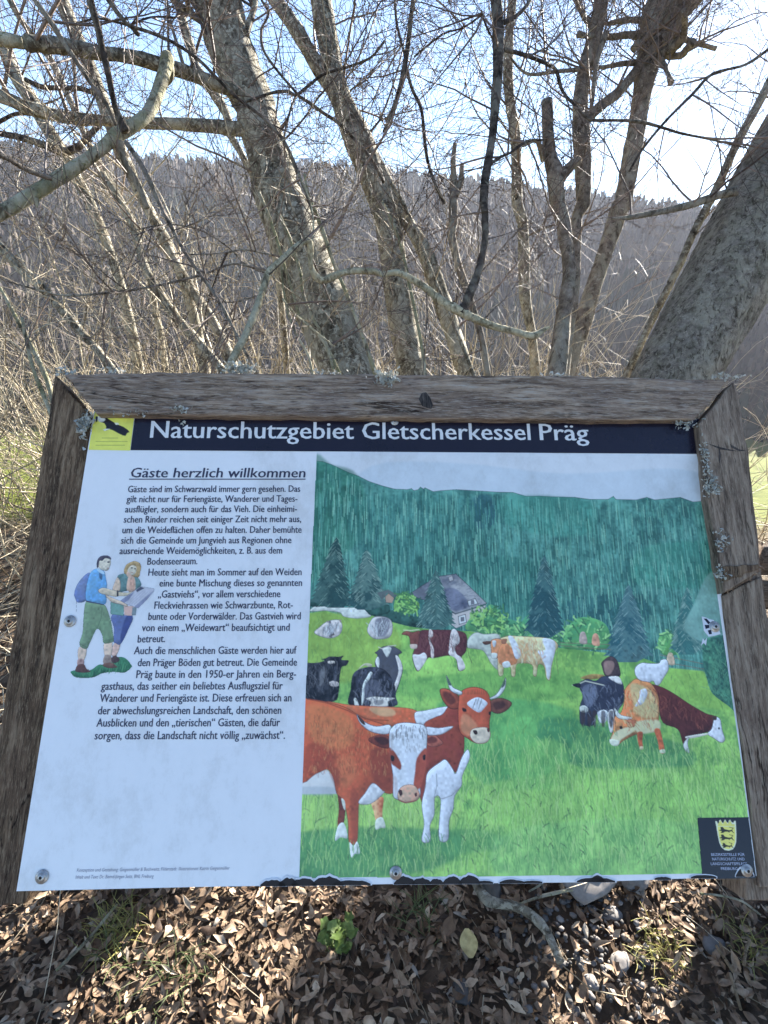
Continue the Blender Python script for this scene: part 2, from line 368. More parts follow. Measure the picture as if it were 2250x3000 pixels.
class Print:
    def __init__(s, u0, u1, v0, v1, res, base, seed=1):
        s.u0, s.u1, s.v0, s.v1 = u0, u1, v0, v1
        s.k = res; s.w = int((u1-u0)*res); s.h = int((v1-v0)*res)
        s.rg = np.random.default_rng(seed)
        s.img = np.ones((s.h, s.w, 3))*ink(base)
        s.pm = np.zeros((s.h, s.w))
        s.n1 = vnoise(s.h, s.w, 60, s.rg); s.n2 = vnoise(s.h, s.w, 14, s.rg); s.n3 = vnoise(s.h, s.w, 4, s.rg)
        s.wet = 0.5*s.n1+0.55*s.n2+0.35*s.n3
    def xy(s, crop, pts):
        o = []
        for p in pts:
            u, v = UV(*crop(p[0], p[1])); o.append(((u-s.u0)*s.k, (s.v1-v)*s.k))
        return np.array(o)
    def mask(s, q, soft=0.0):
        x0 = max(0, int(q[:, 0].min())-2); x1 = min(s.w, int(q[:, 0].max())+3); y0 = max(0, int(q[:, 1].min())-2); y1 = min(s.h, int(q[:, 1].max())+3)
        if x1 <= x0 or y1 <= y0: return None
        ss = 2
        gx = (np.arange((x1-x0)*ss)+0.5)/ss+x0; gy = (np.arange((y1-y0)*ss)+0.5)/ss+y0
        ins = np.zeros((len(gy), len(gx)), bool)
        for i in range(len(q)):
            ax, ay = q[i-1]; bx, by = q[i]
            if ay == by: continue
            rows = np.where(((gy > ay) != (gy > by)))[0]
            if len(rows) == 0: continue
            xc = ax+(gy[rows]-ay)*(bx-ax)/(by-ay)
            ins[rows] ^= gx[None, :] < xc[:, None]
        m = ins.reshape(y1-y0, ss, x1-x0, ss).mean((1, 3))
        if soft:
            for _ in range(int(soft)):
                p = np.pad(m, 1, mode='edge'); m = (p[:-2, 1:-1]+p[2:, 1:-1]+p[1:-1, :-2]+p[1:-1, 2:]+2*m)/6
        return (slice(y0, y1), slice(x0, x1)), m
    def fill(s, crop, pts, rgb, var=0.22, smooth=True, soft=0, alpha=1.0, line=None, lw=1.0, rgb2=None):
        q = s.xy(crop, pts)
        if smooth: q = smooth_closed(q)
        r = s.mask(q, soft)
        if r is None: return
        sl_, m = r; c = ink(rgb)*np.ones(m.shape+(3,))
        if rgb2 is not None:
            t = np.clip(0.5+0.75*s.wet[sl_], 0, 1)[..., None]; c = c*(1-t)+ink(rgb2)*t
        c = c*np.clip(1+var*s.wet[sl_][..., None], 0.3, 1.8)
        if smooth and not soft and min(m.shape) > 8:          # form shading painted into each printed shape, as if lit from upper left
            k = max(2, int(min(m.shape)*0.16)); bl = np.pad(m, k, mode='constant')
            for ax in (0, 1):
                for _ in range(2):
                    cs = np.cumsum(bl, axis=ax); sh = np.roll(cs, 2*(k//2)+1, axis=ax); n_ = 2*(k//2)+1
                    idx = [slice(None)]*2; idx[ax] = slice(0, n_); sh[tuple(idx)] = 0; bl = np.roll((cs-sh)/n_, -(k//2), axis=ax)
            gy_, gx_ = np.gradient(bl[k:-k, k:-k]); rel = (gy_*0.8+gx_*0.45)*k*1.5
            c = c*np.clip(1+0.36*rel+0.10*s.n3[sl_]*(m > 0), 0.45, 1.35)[..., None]
        a = (m*alpha)[..., None]; s.img[sl_] = s.img[sl_]*(1-a)+c*a; s.pm[sl_] = np.maximum(s.pm[sl_], m*alpha)
        if line is not None: s.pen(np.vstack([q, q[:1]]), line, lw*1.1, 0.7)
    def pen(s, q, rgb, lw=1.0, alpha=0.8):
        c = ink(rgb)
        for i in range(len(q)-1):
            a, b = q[i], q[i+1]
            x0 = max(0, int(min(a[0], b[0])-lw-1)); x1 = min(s.w, int(max(a[0], b[0])+lw+2)); y0 = max(0, int(min(a[1], b[1])-lw-1)); y1 = min(s.h, int(max(a[1], b[1])+lw+2))
            if x1 <= x0 or y1 <= y0: continue
            X, Y = np.meshgrid(np.arange(x0, x1)+0.5, np.arange(y0, y1)+0.5)
            d = b-a; L = d@d+1e-9; t = np.clip(((X-a[0])*d[0]+(Y-a[1])*d[1])/L, 0, 1)
            dist = np.hypot(X-a[0]-t*d[0], Y-a[1]-t*d[1])
            m = (np.clip(lw*0.5+0.5-dist, 0, 1)*alpha)[..., None]
            s.img[y0:y1, x0:x1] = s.img[y0:y1, x0:x1]*(1-m)+c*m; s.pm[y0:y1, x0:x1] = np.maximum(s.pm[y0:y1, x0:x1], m[..., 0])
    def stroke(s, crop, pts, rgb, lw=1.0, alpha=0.8): s.pen(s.xy(crop, pts), rgb, lw, alpha)
    def dashes(s, region, n, l0, l1, cols, lw, alpha, slant=0.15, up=True):
        """n short brush strokes inside a boolean mask"""
        ys, xs = np.where(region); k = s.rg.integers(0, len(ys), n)
        for i in k:
            L = s.rg.uniform(l0, l1); x, y = xs[i], ys[i]; dx = s.rg.normal(0, slant)*L
            c = cols[s.rg.integers(0, len(cols))]
            yt = int(y-L)
            if yt < 0 or not region[yt, x]: continue
            s.pen(np.array([(x, y), (x+dx*0.35, y-L*0.55), (x+dx, y-L)]), c, lw*s.rg.uniform(0.7, 1.3), alpha*s.rg.uniform(0.5, 1))
    def region(s, crop, pts):
        q = s.xy(crop, pts); r = s.mask(q); o = np.zeros((s.h, s.w), bool); o[r[0]] = r[1] > 0.5; return o
    def build(s, name, parent, wz, mat, keep=None):
        n = np.arange(s.h*s.w).reshape(s.h, s.w)
        uu = s.u0+(np.arange(s.w)+0.5)/s.k; vv = s.v1-(np.arange(s.h)+0.5)/s.k
        U, Vv = np.meshgrid(uu, vv)
        V = PB+PU*U[..., None]+PV*Vv[..., None]+PW*wz
        q = np.stack([n[:-1, :-1], n[1:, :-1], n[1:, 1:], n[:-1, 1:]], -1)
        used = np.ones((s.h, s.w), bool)
        if keep is not None: q = q[keep[:-1, :-1] & keep[1:, 1:] & keep[1:, :-1] & keep[:-1, 1:]]
        q = q.reshape(-1, 4)
        ids = np.unique(q); remap = np.zeros(s.h*s.w, np.int64); remap[ids] = np.arange(len(ids))
        return mesh_np(name, V.reshape(-1, 3)[ids], [remap[q]], mat, parent, True, {'ink': s.img.reshape(-1, 3)[ids]})

def spruce(p, crop, apex, base_y, hw, dark, mid, light, skew=0.0):
    ax, ay = apex; h = base_y-ay; L = []; R = []; n = 13
    for i in range(n):
        t = (i+0.6)/n; w = hw*t**0.85; j = h*0.05
        L += [(ax-w*1.0+skew*t*hw, ay+h*t), (ax-w*0.80+skew*t*hw, ay+h*t-j*0.2)]
        R += [(ax+w*1.0+skew*t*hw, ay+h*t), (ax+w*0.80+skew*t*hw, ay+h*t-j*0.2)]
    p.fill(crop, [(ax, ay)]+R+[(ax+hw*0.3, base_y+h*0.05), (ax-hw*0.4, base_y+h*0.05)]+L[::-1], mid, 0.3, smooth=False, rgb2=dark)
    q = p.xy(crop, [(ax, ay), (ax+hw, base_y)]); k = abs(q[1][0]-q[0][0])/hw
    rg = p.rg
    for i in range(130):
        t = rg.random()**0.7; sd = rg.uniform(-1, 1); w = hw*t**0.85*sd*0.92
        x, y = ax+w+skew*t*hw, ay+h*t
        c = light if rg.random() < 0.5 else dark
        p.stroke(crop, [(x, y), (x+hw*0.13*(1 if sd > 0 else -1), y+h*0.045)], c, 1.1, 0.55)

A_ = Crop(850, 1900, 2.37); B_ = Crop(1550, 1900, 2.37); C_ = Crop(880, 1550, 2.6758); D_ = Crop(1400, 1550, 1.9518)
H_ = Crop(190, 1600, 5.3516); K_ = Crop(2030, 2370, 7.541); E_ = Crop(240, 1180, 3.6065); F_ = Crop(900, 1320, 1.3272)
def paint_pasture():
    ul, vb = UV(*FULL(642, 1897)); ul2, vt = UV(*FULL(683, 975))
    p = Print(0.5*(ul+ul2)-0.0005, 0.4985, 0.004, UV(*FULL(1000, 975))[1], 1250, (160, 178, 216), 3)
    # pale sky wash
    p.fill(F_, [(40, 20), (1640, 10), (1640, 260), (20, 260)], (160, 178, 214), 0.03, False)
    p.fill(F_, [(250, 60), (600, 50), (1000, 90), (1400, 70), (1560, 110), (1560, 230), (250, 230)], (140, 166, 206), 0.05, True, 12, 0.55)
    ridge = [(20, 40), (60, 43), (95, 55), (160, 85), (200, 100), (240, 120), (290, 137), (340, 150), (390, 152), (405, 148), (415, 156), (432, 152), (440, 142), (452, 150), (458, 145), (490, 160), (520, 156), (580, 152), (630, 155), (680, 158), (740, 162), (800, 163), (850, 178), (900, 177), (960, 180), (1040, 182), (1100, 190), (1170, 190), (1190, 178), (1200, 190), (1280, 192), (1320, 182), (1350, 192), (1400, 187), (1450, 182), (1500, 200), (1560, 195), (1680, 196)]
    forest = ridge+[(1680, 960), (0, 960)]
    p.fill(F_, forest, (46, 106, 114), 0.22, False, rgb2=(64, 128, 134))
    fr = p.region(F_, forest)
    p.fill(F_, [(20, 40), (95, 55), (200, 100), (240, 300), (120, 420), (0, 500)], (30, 98, 88), 0.2, True, 14, 0.7)
    p.fill(F_, [(200, 190), (560, 170), (700, 260), (650, 420), (300, 460), (160, 300)], (36, 100, 108), 0.2, True, 18, 0.5)
    p.fill(F_, [(640, 190), (720, 180), (730, 280), (660, 300)], (38, 90, 120), 0.2, True, 10, 0.6)
    p.fill(F_, [(760, 180), (1100, 200), (1080, 330), (800, 300)], (52, 134, 134), 0.15, True, 16, 0.6)
    p.fill(F_, [(1020, 580), (1300, 560), (1300, 680), (1000, 690)], (26, 80, 98), 0.2, True, 14, 0.7)
    p.fill(F_, [(600, 430), (880, 430), (880, 640), (700, 640), (640, 520)], (30, 96, 98), 0.2, True, 16, 0.7)
    p.fill(F_, [(1300, 380), (1600, 360), (1600, 520), (1280, 520)], (42, 122, 118), 0.15, True, 16, 0.7)
    p.dashes(fr, 3300, 14, 46, [(22, 74, 84), (28, 84, 90), (26, 80, 78)], 2.4, 0.46, 0.03)
    p.dashes(fr, 3000, 12, 40, [(84, 154, 156), (72, 144, 142), (110, 174, 172), (64, 134, 140)], 1.8, 0.6, 0.03)
    p.stroke(F_, ridge, (30, 70, 72), 1.3, 0.7)
    # pasture
    field = [(60, 660), (200, 640), (350, 690), (560, 670), (720, 720), (900, 770), (1050, 790), (1330, 800)]
    fpx = [C_(x, y) for x, y in field]+[D_(x, y) for x, y in ((160, 610), (300, 660), (480, 680), (760, 710), (950, 740), (1100, 795), (1285, 812), (1330, 925), (1420, 1000), (1600, 1080))]+[(2300, 2700), (800, 2700), (800, 1800)]
    ID = Crop(0, 0, 1)
    p.fill(ID, fpx, (90, 154, 76), 0.18, False, rgb2=(114, 170, 76))
    gr = p.region(ID, fpx)
    for pts, c, al in (([(890, 1800), (1150, 1830), (1150, 1960), (1000, 2000), (880, 1960)], (116, 156, 54), 0.8),
                       ([(1180, 1990), (1650, 1960), (1650, 2050), (1180, 2040)], (70, 138, 66), 0.6),
                       ([(1280, 2060), (1680, 2080), (1600, 2280), (1420, 2300)], (58, 142, 84), 0.75),
                       ([(1600, 2100), (2000, 2180), (1990, 2260), (1640, 2230)], (44, 116, 80), 0.75),
                       ([(1850, 1960), (2120, 1980), (2150, 2080), (1900, 2030)], (112, 168, 66), 0.8),
                       ([(1450, 2290), (2180, 2250), (2200, 2390), (1500, 2420)], (112, 172, 78), 0.7),
                       ([(1550, 2180), (1650, 2180), (1650, 2300), (1500, 2300)], (96, 164, 82), 0.6),
                       ([(870, 2320), (1300, 2310), (1300, 2440), (870, 2440)], (130, 178, 82), 0.7),
                       ([(860, 2440), (1300, 2430), (1350, 2500), (1200, 2560), (860, 2570)], (46, 116, 74), 0.85),
                       ([(1250, 2440), (1420, 2430), (1480, 2480), (1300, 2500)], (60, 128, 78), 0.7),
                       ([(1500, 2430), (2020, 2410), (2040, 2580), (1500, 2590)], (104, 170, 104), 0.45)):
        p.fill(ID, pts, c, 0.15, True, 16, al)
    yy = np.arange(p.h)[:, None]/p.h*np.ones((1, p.w))
    p.dashes(gr & (yy > 0.72), 2400, 12, 34, [(58, 128, 66), (44, 112, 66), (66, 138, 70)], 1.3, 0.5, 0.25)
    p.dashes(gr & (yy > 0.70), 2600, 10, 30, [(140, 192, 108), (124, 180, 96), (150, 198, 126)], 1.2, 0.5, 0.25)
    p.dashes(gr & (yy < 0.75), 1500, 5, 14, [(72, 134, 62), (120, 176, 82)], 1.4, 0.35, 0.3)
    p.dashes(gr, 1500, 6, 16, [(60, 118, 58), (128, 180, 96), (50, 110, 66)], 1.6, 0.4, 0.35)
    sp = gr & (yy > 0.80)
    p.dashes(sp, 160, 5, 9, [(36, 78, 56), (48, 96, 60)], 2.2, 0.6, 0.9)
    # pale path, conifers, bushes and houses along the edge
    p.fill(C_, [(80, 630), (150, 590), (300, 600), (330, 615), (480, 620), (545, 665), (540, 690), (430, 700), (340, 685), (310, 655), (200, 640), (90, 645)], (178, 188, 206), 0.06, line=(90, 100, 100), lw=0.8)
    p.fill(C_, [(540, 660), (600, 640), (760, 640), (900, 690), (1000, 730), (1100, 770), (900, 770), (760, 740), (620, 700)], (38, 82, 84), 0.3)
    p.fill(C_, [(80, 560), (320, 560), (640, 560), (700, 650), (560, 680), (480, 620), (300, 600), (90, 610)], (36, 78, 80), 0.3)
    spruce(p, C_, (285, 60), 590, 180, (24, 58, 66), (62, 104, 112), (110, 148, 152), -0.25)
    spruce(p, C_, (520, 160), 610, 180, (28, 64, 74), (84, 126, 134), (126, 160, 166), 0.05)
    p.fill(C_, [(740, 560), (770, 510), (830, 500), (890, 550), (930, 580), (920, 640), (850, 660), (740, 640)], (98, 158, 74), 0.3, rgb2=(60, 120, 70))
    p.fill(C_, [(600, 500), (690, 475), (765, 520), (735, 535), (680, 500), (640, 560)], (80, 98, 112), 0.2, False)
    p.fill(C_, [(665, 530), (690, 505), (735, 540), (720, 580), (672, 575)], (150, 132, 128), 0.1, False, line=(60, 60, 70), lw=0.8)
    p.fill(C_, [(855, 510), (960, 440), (1080, 372), (1220, 352), (1330, 455), (1460, 582), (1380, 612), (1215, 665), (1130, 600), (930, 545)], (96, 108, 138), 0.2, False, rgb2=(122, 132, 156), line=(40, 46, 66), lw=1.4)
    p.fill(C_, [(1130, 470), (1220, 470), (1310, 560), (1300, 620), (1200, 640), (1130, 580)], (62, 74, 116), 0.3, True, 3, 0.7)
    p.fill(C_, [(1160, 380), (1190, 365), (1200, 400), (1170, 412)], (150, 158, 182), 0.1, False, line=(40, 46, 66), lw=1)
    p.fill(C_, [(1190, 655), (1215, 668), (1455, 595), (1430, 680), (1300, 745), (1220, 778), (1180, 745)], (158, 164, 186), 0.08, False, line=(50, 56, 76), lw=1)
    for w_ in ([(1238, 685), (1292, 668), (1302, 730), (1245, 748)], [(1335, 655), (1390, 635), (1400, 695), (1345, 712)], [(1310, 565), (1370, 545), (1392, 585), (1320, 605)]):
        p.fill(C_, w_, (188, 196, 214), 0.05, False, line=(40, 46, 62), lw=1.5)
        cx = np.mean([a for a, _ in w_]); cyy = np.mean([b for _, b in w_]); p.fill(C_, [(cx-14, cyy-16), (cx+14, cyy-20), (cx+16, cyy+14), (cx-12, cyy+18)], (90, 98, 122), 0.1, False)
    for i in range(60):
        a = p.rg.uniform(1100, 1400); b = p.rg.uniform(400, 620)
        if (a-1220) < (b-355)*1.0+20: p.stroke(C_, [(a, b), (a+26, b-8)], (66, 78, 118), 1.0, 0.5)
    spruce(p, C_, (1062, 320), 760, 165, (28, 62, 74), (66, 112, 122), (122, 160, 168), 0.0)
    p.fill(C_, [(1330, 700), (1440, 640), (1490, 590), (1560, 640), (1600, 690), (1700, 730), (1720, 800), (1500, 800), (1300, 790)], (84, 156, 96), 0.3, rgb2=(46, 110, 84))
    p.fill(D_, [(0, 560), (40, 470), (90, 440), (150, 510), (220, 560), (290, 490), (370, 540), (440, 570), (475, 640), (440, 660), (200, 640), (40, 600)], (84, 158, 100), 0.3, rgb2=(46, 112, 86))
    p.fill(D_, [(480, 640), (510, 560), (590, 505), (690, 520), (745, 570), (745, 680), (600, 690), (480, 680)], (80, 158, 98), 0.3, rgb2=(50, 120, 84))
    p.fill(D_, [(1030, 640), (1060, 590), (1110, 600), (1150, 670), (1160, 710), (1060, 720)], (82, 156, 86), 0.3, rgb2=(54, 124, 80))
    for i in range(420):                           # ragged leafy edge of the bushes
        k = i % 6; cx_, cy_2, rx_, ry_ = ((60, 545, 75, 80), (150, 600, 90, 50), (340, 575, 120, 75), (610, 600, 125, 85), (1090, 655, 60, 62), (420, 610, 60, 50))[k]
        t_ = p.rg.uniform(0, 6.28); rr = p.rg.uniform(0.55, 1.12); x, y = cx_+rx_*rr*math.cos(t_), cy_2+ry_*rr*math.sin(t_)
        if y > 690: continue
        cc = [(128, 190, 128), (58, 124, 84), (40, 96, 76), (96, 168, 108)][p.rg.integers(0, 4)]; q_ = p.xy(D_, [(x, y)])[0]
        p.pen(np.array([q_, q_+p.rg.normal(0, 4, 2), q_+p.rg.normal(0, 6, 2)]), cc, 3.0, 0.75)
    for i in range(160):
        t_ = p.rg.uniform(0, 6.28); rr = p.rg.uniform(0.5, 1.1); b_ = i % 2; x, y = ((830+85*rr*math.cos(t_), 575+75*rr*math.sin(t_)), (1470+140*rr*math.cos(t_), 700+85*rr*math.sin(t_)))[b_]
        cc = [(120, 182, 96), (56, 118, 72), (38, 92, 74)][p.rg.integers(0, 3)]; q_ = p.xy(C_, [(x, y)])[0]
        p.pen(np.array([q_, q_+p.rg.normal(0, 4, 2), q_+p.rg.normal(0, 6, 2)]), cc, 3.0, 0.75)
    spruce(p, D_, (380, 145), 600, 125, (22, 62, 78), (58, 108, 124), (104, 146, 158))
    spruce(p, D_, (862, 315), 740, 150, (26, 72, 92), (70, 118, 138), (112, 152, 168))
    spruce(p, D_, (1195, 330), 700, 110, (34, 86, 96), (88, 136, 146), (126, 164, 172))
    p.fill(D_, [(1300, 280), (1360, 250), (1420, 380), (1420, 640), (1270, 640), (1180, 560), (1240, 420)], (92, 142, 152), 0.2, True, 3, 0.9)
    p.fill(D_, [(1285, 650), (1330, 620), (1430, 630), (1500, 900), (1500, 1060), (1430, 1010), (1340, 940), (1310, 860), (1290, 780)], (36, 92, 92), 0.3, rgb2=(50, 112, 96))
    p.dashes(p.region(D_, [(1285, 650), (1430, 630), (1500, 1060), (1340, 940)]), 200, 6, 14, [(70, 134, 112), (24, 74, 76)], 1.4, 0.5, 0.6)
    for a, b in (((460, 665), (760, 690)), ((470, 650), (750, 660)), ((1040, 720), (1285, 770)), ((1060, 760), (1290, 800))):
        p.stroke(D_, [a, b], (96, 92, 90), 1.5, 0.8)
    for a, b, c in ((600, 600, (150, 140, 150)), (672, 610, (172, 130, 116)), (1100, 720, (160, 150, 140))):
        p.fill(D_, [(a-18, b+50), (a-16, b), (a, b-14), (a+16, b), (a+24, b+55)], c, 0.2)
    # resting pale cows
    p.fill(C_, [(110, 815), (150, 770), (200, 730), (260, 712), (310, 718), (328, 760), (318, 810), (285, 842), (210, 855)], (166, 172, 194), 0.1, line=(86, 92, 104), lw=1)
    p.fill(C_, [(222, 722), (240, 715), (247, 852), (226, 850)], (92, 96, 118), 0.2, False); p.fill(C_, [(205, 712), (225, 726), (215, 738)], (120, 116, 120), 0.1, False); p.fill(C_, [(300, 705), (325, 715), (312, 735)], (130, 122, 128), 0.1, False); p.fill(C_, [(240, 800), (262, 795), (268, 830), (244, 838)], (80, 78, 92), 0.2, False)
    p.fill(C_, [(525, 800), (545, 730), (580, 690), (660, 690), (712, 720), (722, 790), (700, 845), (640, 862), (570, 855)], (160, 168, 192), 0.1, line=(86, 92, 104), lw=1)
    p.fill(C_, [(590, 710), (690, 700), (695, 780), (660, 840), (600, 830)], (104, 112, 140), 0.25, True, 2)
    p.fill(C_, [(620, 780), (660, 775), (655, 805), (625, 806)], (60, 64, 84), 0.2)
    # brown and white cow, pale cow behind it
    p.fill(C_, [(1300, 900), (1330, 840), (1380, 810), (1440, 825), (1560, 830), (1560, 960), (1560, 1100), (1500, 1060), (1440, 960), (1380, 940), (1310, 930)], (152, 170, 184), 0.1, line=(96, 108, 112), lw=1)
    p.fill(C_, [(1010, 790), (1100, 790), (1225, 795), (1300, 830), (1300, 950), (1260, 1010), (1290, 1090), (1240, 1108), (1220, 1020), (1170, 990), (1050, 1010), (1000, 1010), (950, 1085), (915, 1112), (885, 1040), (880, 985), (900, 930), (930, 860), (940, 800)], (80, 44, 54), 0.2, True, line=(40, 28, 36), lw=1)
    p.fill(C_, [(1012, 788), (1035, 800), (1040, 835), (1022, 870), (1045, 940), (1045, 1006), (1026, 1005), (1018, 920), (1005, 860)], (172, 172, 192), 0.08)
    p.fill(C_, [(1185, 795), (1225, 797), (1250, 880), (1212, 930), (1225, 980), (1262, 1010), (1292, 1085), (1244, 1108), (1222, 1020), (1168, 985), (1165, 930)], (170, 176, 200), 0.08)
    p.fill(C_, [(882, 985), (930, 985), (970, 968), (992, 1010), (950, 1085), (918, 1108), (890, 1045)], (172, 178, 204), 0.08)
    p.fill(C_, [(795, 825), (830, 800), (880, 810), (935, 800), (930, 870), (915, 925), (880, 935), (862, 900), (850, 840)], (110, 62, 60), 0.2, line=(50, 30, 36), lw=1)
    p.fill(C_, [(860, 905), (912, 905), (910, 935), (870, 938)], (170, 160, 170), 0.1); p.stroke(C_, [(810, 792), (860, 796), (930, 788)], (190, 190, 170), 2, 0.8)
    p.stroke(C_, [(1305, 900), (1320, 990), (1345, 1050)], (60, 60, 50), 1.2, 0.7)
    # tan and white cow
    p.fill(D_, [(112, 640), (170, 612), (220, 612), (300, 616), (380, 622), (440, 640), (458, 670), (442, 700), (422, 780), (412, 858), (392, 852), (378, 785), (345, 775), (334, 838), (316, 832), (308, 775), (225, 770), (212, 838), (192, 838), (186, 792), (150, 790), (142, 834), (118, 830), (112, 720)], (200, 158, 122), 0.12, rgb2=(210, 178, 150), line=(100, 80, 66), lw=1)
    p.fill(D_, [(75, 640), (110, 626), (150, 640), (160, 670), (128, 695), (112, 735), (82, 737), (76, 690)], (176, 122, 84), 0.15, line=(80, 56, 44), lw=1)
    p.fill(D_, [(120, 690), (160, 650), (220, 720), (218, 770), (150, 780), (118, 760)], (176, 116, 76), 0.2)
    p.fill(D_, [(82, 640), (104, 640), (98, 672), (88, 672)], (196, 200, 216), 0.05); p.fill(D_, [(78, 710), (110, 712), (104, 738), (82, 738)], (192, 190, 206), 0.05)
    p.fill(D_, [(26, 645), (70, 640), (72, 656), (40, 662)], (80, 58, 52), 0.1); p.fill(D_, [(135, 630), (165, 628), (160, 655), (138, 655)], (130, 90, 70), 0.1)
    p.fill(D_, [(172, 616), (196, 614), (222, 650), (244, 700), (240, 735), (214, 738), (192, 670)], (192, 198, 220), 0.06)
    p.fill(D_, [(368, 640), (380, 624), (436, 640), (440, 700), (420, 780), (408, 850), (396, 850), (384, 780), (350, 720), (345, 695), (385, 690)], (192, 198, 220), 0.06)
    p.fill(D_, [(140, 765), (175, 755), (186, 785), (150, 792)], (194, 196, 212), 0.06)
    p.stroke(D_, [(456, 665), (450, 760), (460, 830)], (90, 90, 70), 1, 0.7)
    # black and grey cows at the left
    blk = (26, 28, 38)
    p.fill(C_, [(600, 960), (640, 925), (700, 915), (745, 928), (795, 965), (768, 990), (792, 1050), (802, 1110), (775, 1210), (742, 1290), (700, 1300), (600, 1100), (586, 1040), (606, 990), (586, 970)], (72, 78, 100), 0.25, rgb2=(52, 58, 80), line=(36, 38, 46), lw=1)
    p.fill(C_, [(645, 935), (712, 930), (695, 985), (680, 1005), (664, 985)], (176, 184, 204), 0.06)
    p.fill(C_, [(588, 1040), (606, 1000), (620, 1030), (612, 1090)], (176, 184, 206), 0.06); p.fill(C_, [(745, 995), (775, 1010), (800, 1090), (780, 1180), (745, 1270), (735, 1230), (770, 1110)], (170, 178, 200), 0.06)
    p.stroke(C_, [(612, 925), (640, 938), (690, 918), (748, 912)], (170, 176, 190), 1.6, 0.8)
    p.fill(C_, [(55, 1050), (140, 1046), (188, 1030), (162, 1020), (200, 1012), (230, 998), (300, 1000), (340, 992), (322, 1024), (378, 1030), (360, 1070), (324, 1084), (308, 1170), (302, 1270), (262, 1352), (40, 1335), (40, 1060)], blk, 0.5, rgb2=(40, 44, 58))
    p.fill(C_, [(218, 1036), (262, 1034), (270, 1052), (222, 1054)], (168, 172, 188), 0.08); p.fill(C_, [(226, 1202), (260, 1190), (300, 1205), (295, 1232), (240, 1230)], (160, 162, 182), 0.15)
    p.fill(C_, [(160, 1110), (190, 1080), (190, 1180), (150, 1230)], (100, 108, 128), 0.2, True, 2, 0.7); p.fill(C_, [(268, 1080), (285, 1080), (285, 1190), (262, 1180)], (70, 78, 104), 0.2, True, 2, 0.8)
    p.fill(C_, [(440, 1115), (500, 1070), (550, 1085), (560, 1060), (500, 1055)], (150, 160, 150), 0.1)
    p.fill(C_, [(412, 1140), (470, 1095), (550, 1080), (640, 1092), (702, 1145), (742, 1230), (748, 1310), (735, 1392), (398, 1392), (395, 1250)], (28, 30, 42), 0.5, rgb2=(44, 50, 72))
    p.fill(C_, [(545, 1120), (565, 1130), (540, 1180), (510, 1230), (500, 1330), (480, 1380), (488, 1230), (520, 1160)], (182, 188, 208), 0.06)
    p.fill(C_, [(500, 1240), (560, 1180), (620, 1200), (630, 1300), (560, 1330), (510, 1310)], (72, 80, 108), 0.3, True, 3, 0.8)
    p.fill(C_, [(512, 1328), (580, 1312), (650, 1318), (745, 1325), (690, 1352), (680, 1392), (548, 1396), (556, 1358)], (172, 178, 196), 0.12, line=(50, 52, 60), lw=1)
    p.fill(C_, [(580, 1345), (650, 1340), (640, 1375), (590, 1380)], (96, 100, 116), 0.3, True, 1, 0.8); p.fill(C_, [(420, 1330), (440, 1330), (460, 1392), (430, 1392)], (178, 184, 204), 0.05)
    # right group
    p.fill(B_, [(738, 130), (780, 100), (840, 104), (900, 102), (915, 80), (955, 78), (968, 140), (935, 200), (905, 248), (880, 255), (860, 225), (820, 238), (762, 215), (735, 175)], (184, 196, 224), 0.05, line=(86, 96, 104), lw=1.2)
    p.fill(B_, [(505, 95), (560, 55), (605, 78), (628, 140), (625, 195), (535, 195), (508, 130)], (56, 46, 56), 0.25, line=(30, 26, 30), lw=1)
    p.fill(B_, [(520, 95), (580, 88), (590, 130), (560, 180), (530, 175)], (124, 104, 110), 0.25, True, 1, 0.8)
    p.fill(B_, [(355, 205), (430, 178), (520, 185), (500, 205), (420, 215)], (128, 110, 62), 0.3)
    p.fill(B_, [(345, 250), (400, 212), (460, 225), (520, 192), (620, 212), (656, 262), (655, 370), (612, 440), (605, 560), (575, 585), (555, 480), (500, 450), (455, 470), (450, 530), (372, 532), (352, 500), (352, 400), (372, 330)], (46, 56, 88), 0.25, rgb2=(34, 40, 66), line=(24, 28, 44), lw=1)
    p.fill(B_, [(372, 270), (450, 250), (470, 320), (430, 400), (390, 390)], (86, 100, 140), 0.2, True, 3, 0.8); p.fill(B_, [(550, 200), (620, 195), (645, 245), (610, 240)], (170, 180, 204), 0.08)
    p.fill(B_, [(352, 405), (385, 395), (412, 420), (395, 445), (358, 438)], (180, 190, 206), 0.06); p.fill(B_, [(474, 445), (520, 425), (548, 450), (530, 510), (492, 512)], (182, 192, 216), 0.06); p.fill(B_, [(545, 450), (585, 430), (585, 560), (560, 575)], (172, 182, 206), 0.06)
    p.stroke(B_, [(300, 255), (345, 245), (390, 225), (520, 255)], (180, 184, 190), 2, 0.8); p.fill(B_, [(300, 250), (350, 240), (355, 268), (330, 270)], (28, 32, 50), 0.1)
    for a in (360, 405, 440, 500, 555): p.fill(B_, [(a, 440), (a+28, 440), (a+22, 540), (a+4, 535)], (54, 44, 52), 0.3, True, 1, 0.8)
    p.fill(B_, [(832, 250), (905, 262), (1000, 310), (1120, 390), (1230, 452), (1290, 475), (1275, 560), (1230, 582), (1150, 600), (1102, 612), (1085, 660), (1066, 655), (1032, 560), (930, 515), (895, 400), (878, 310)], (84, 36, 32), 0.28, rgb2=(66, 26, 26), line=(36, 18, 20), lw=1)
    p.fill(B_, [(1288, 478), (1326, 492), (1338, 560), (1358, 632), (1330, 652), (1282, 622), (1238, 592), (1268, 555)], (184, 196, 226), 0.05, line=(70, 76, 90), lw=1); p.fill(B_, [(1312, 548), (1322, 548), (1322, 560), (1312, 560)], (30, 30, 40), 0)
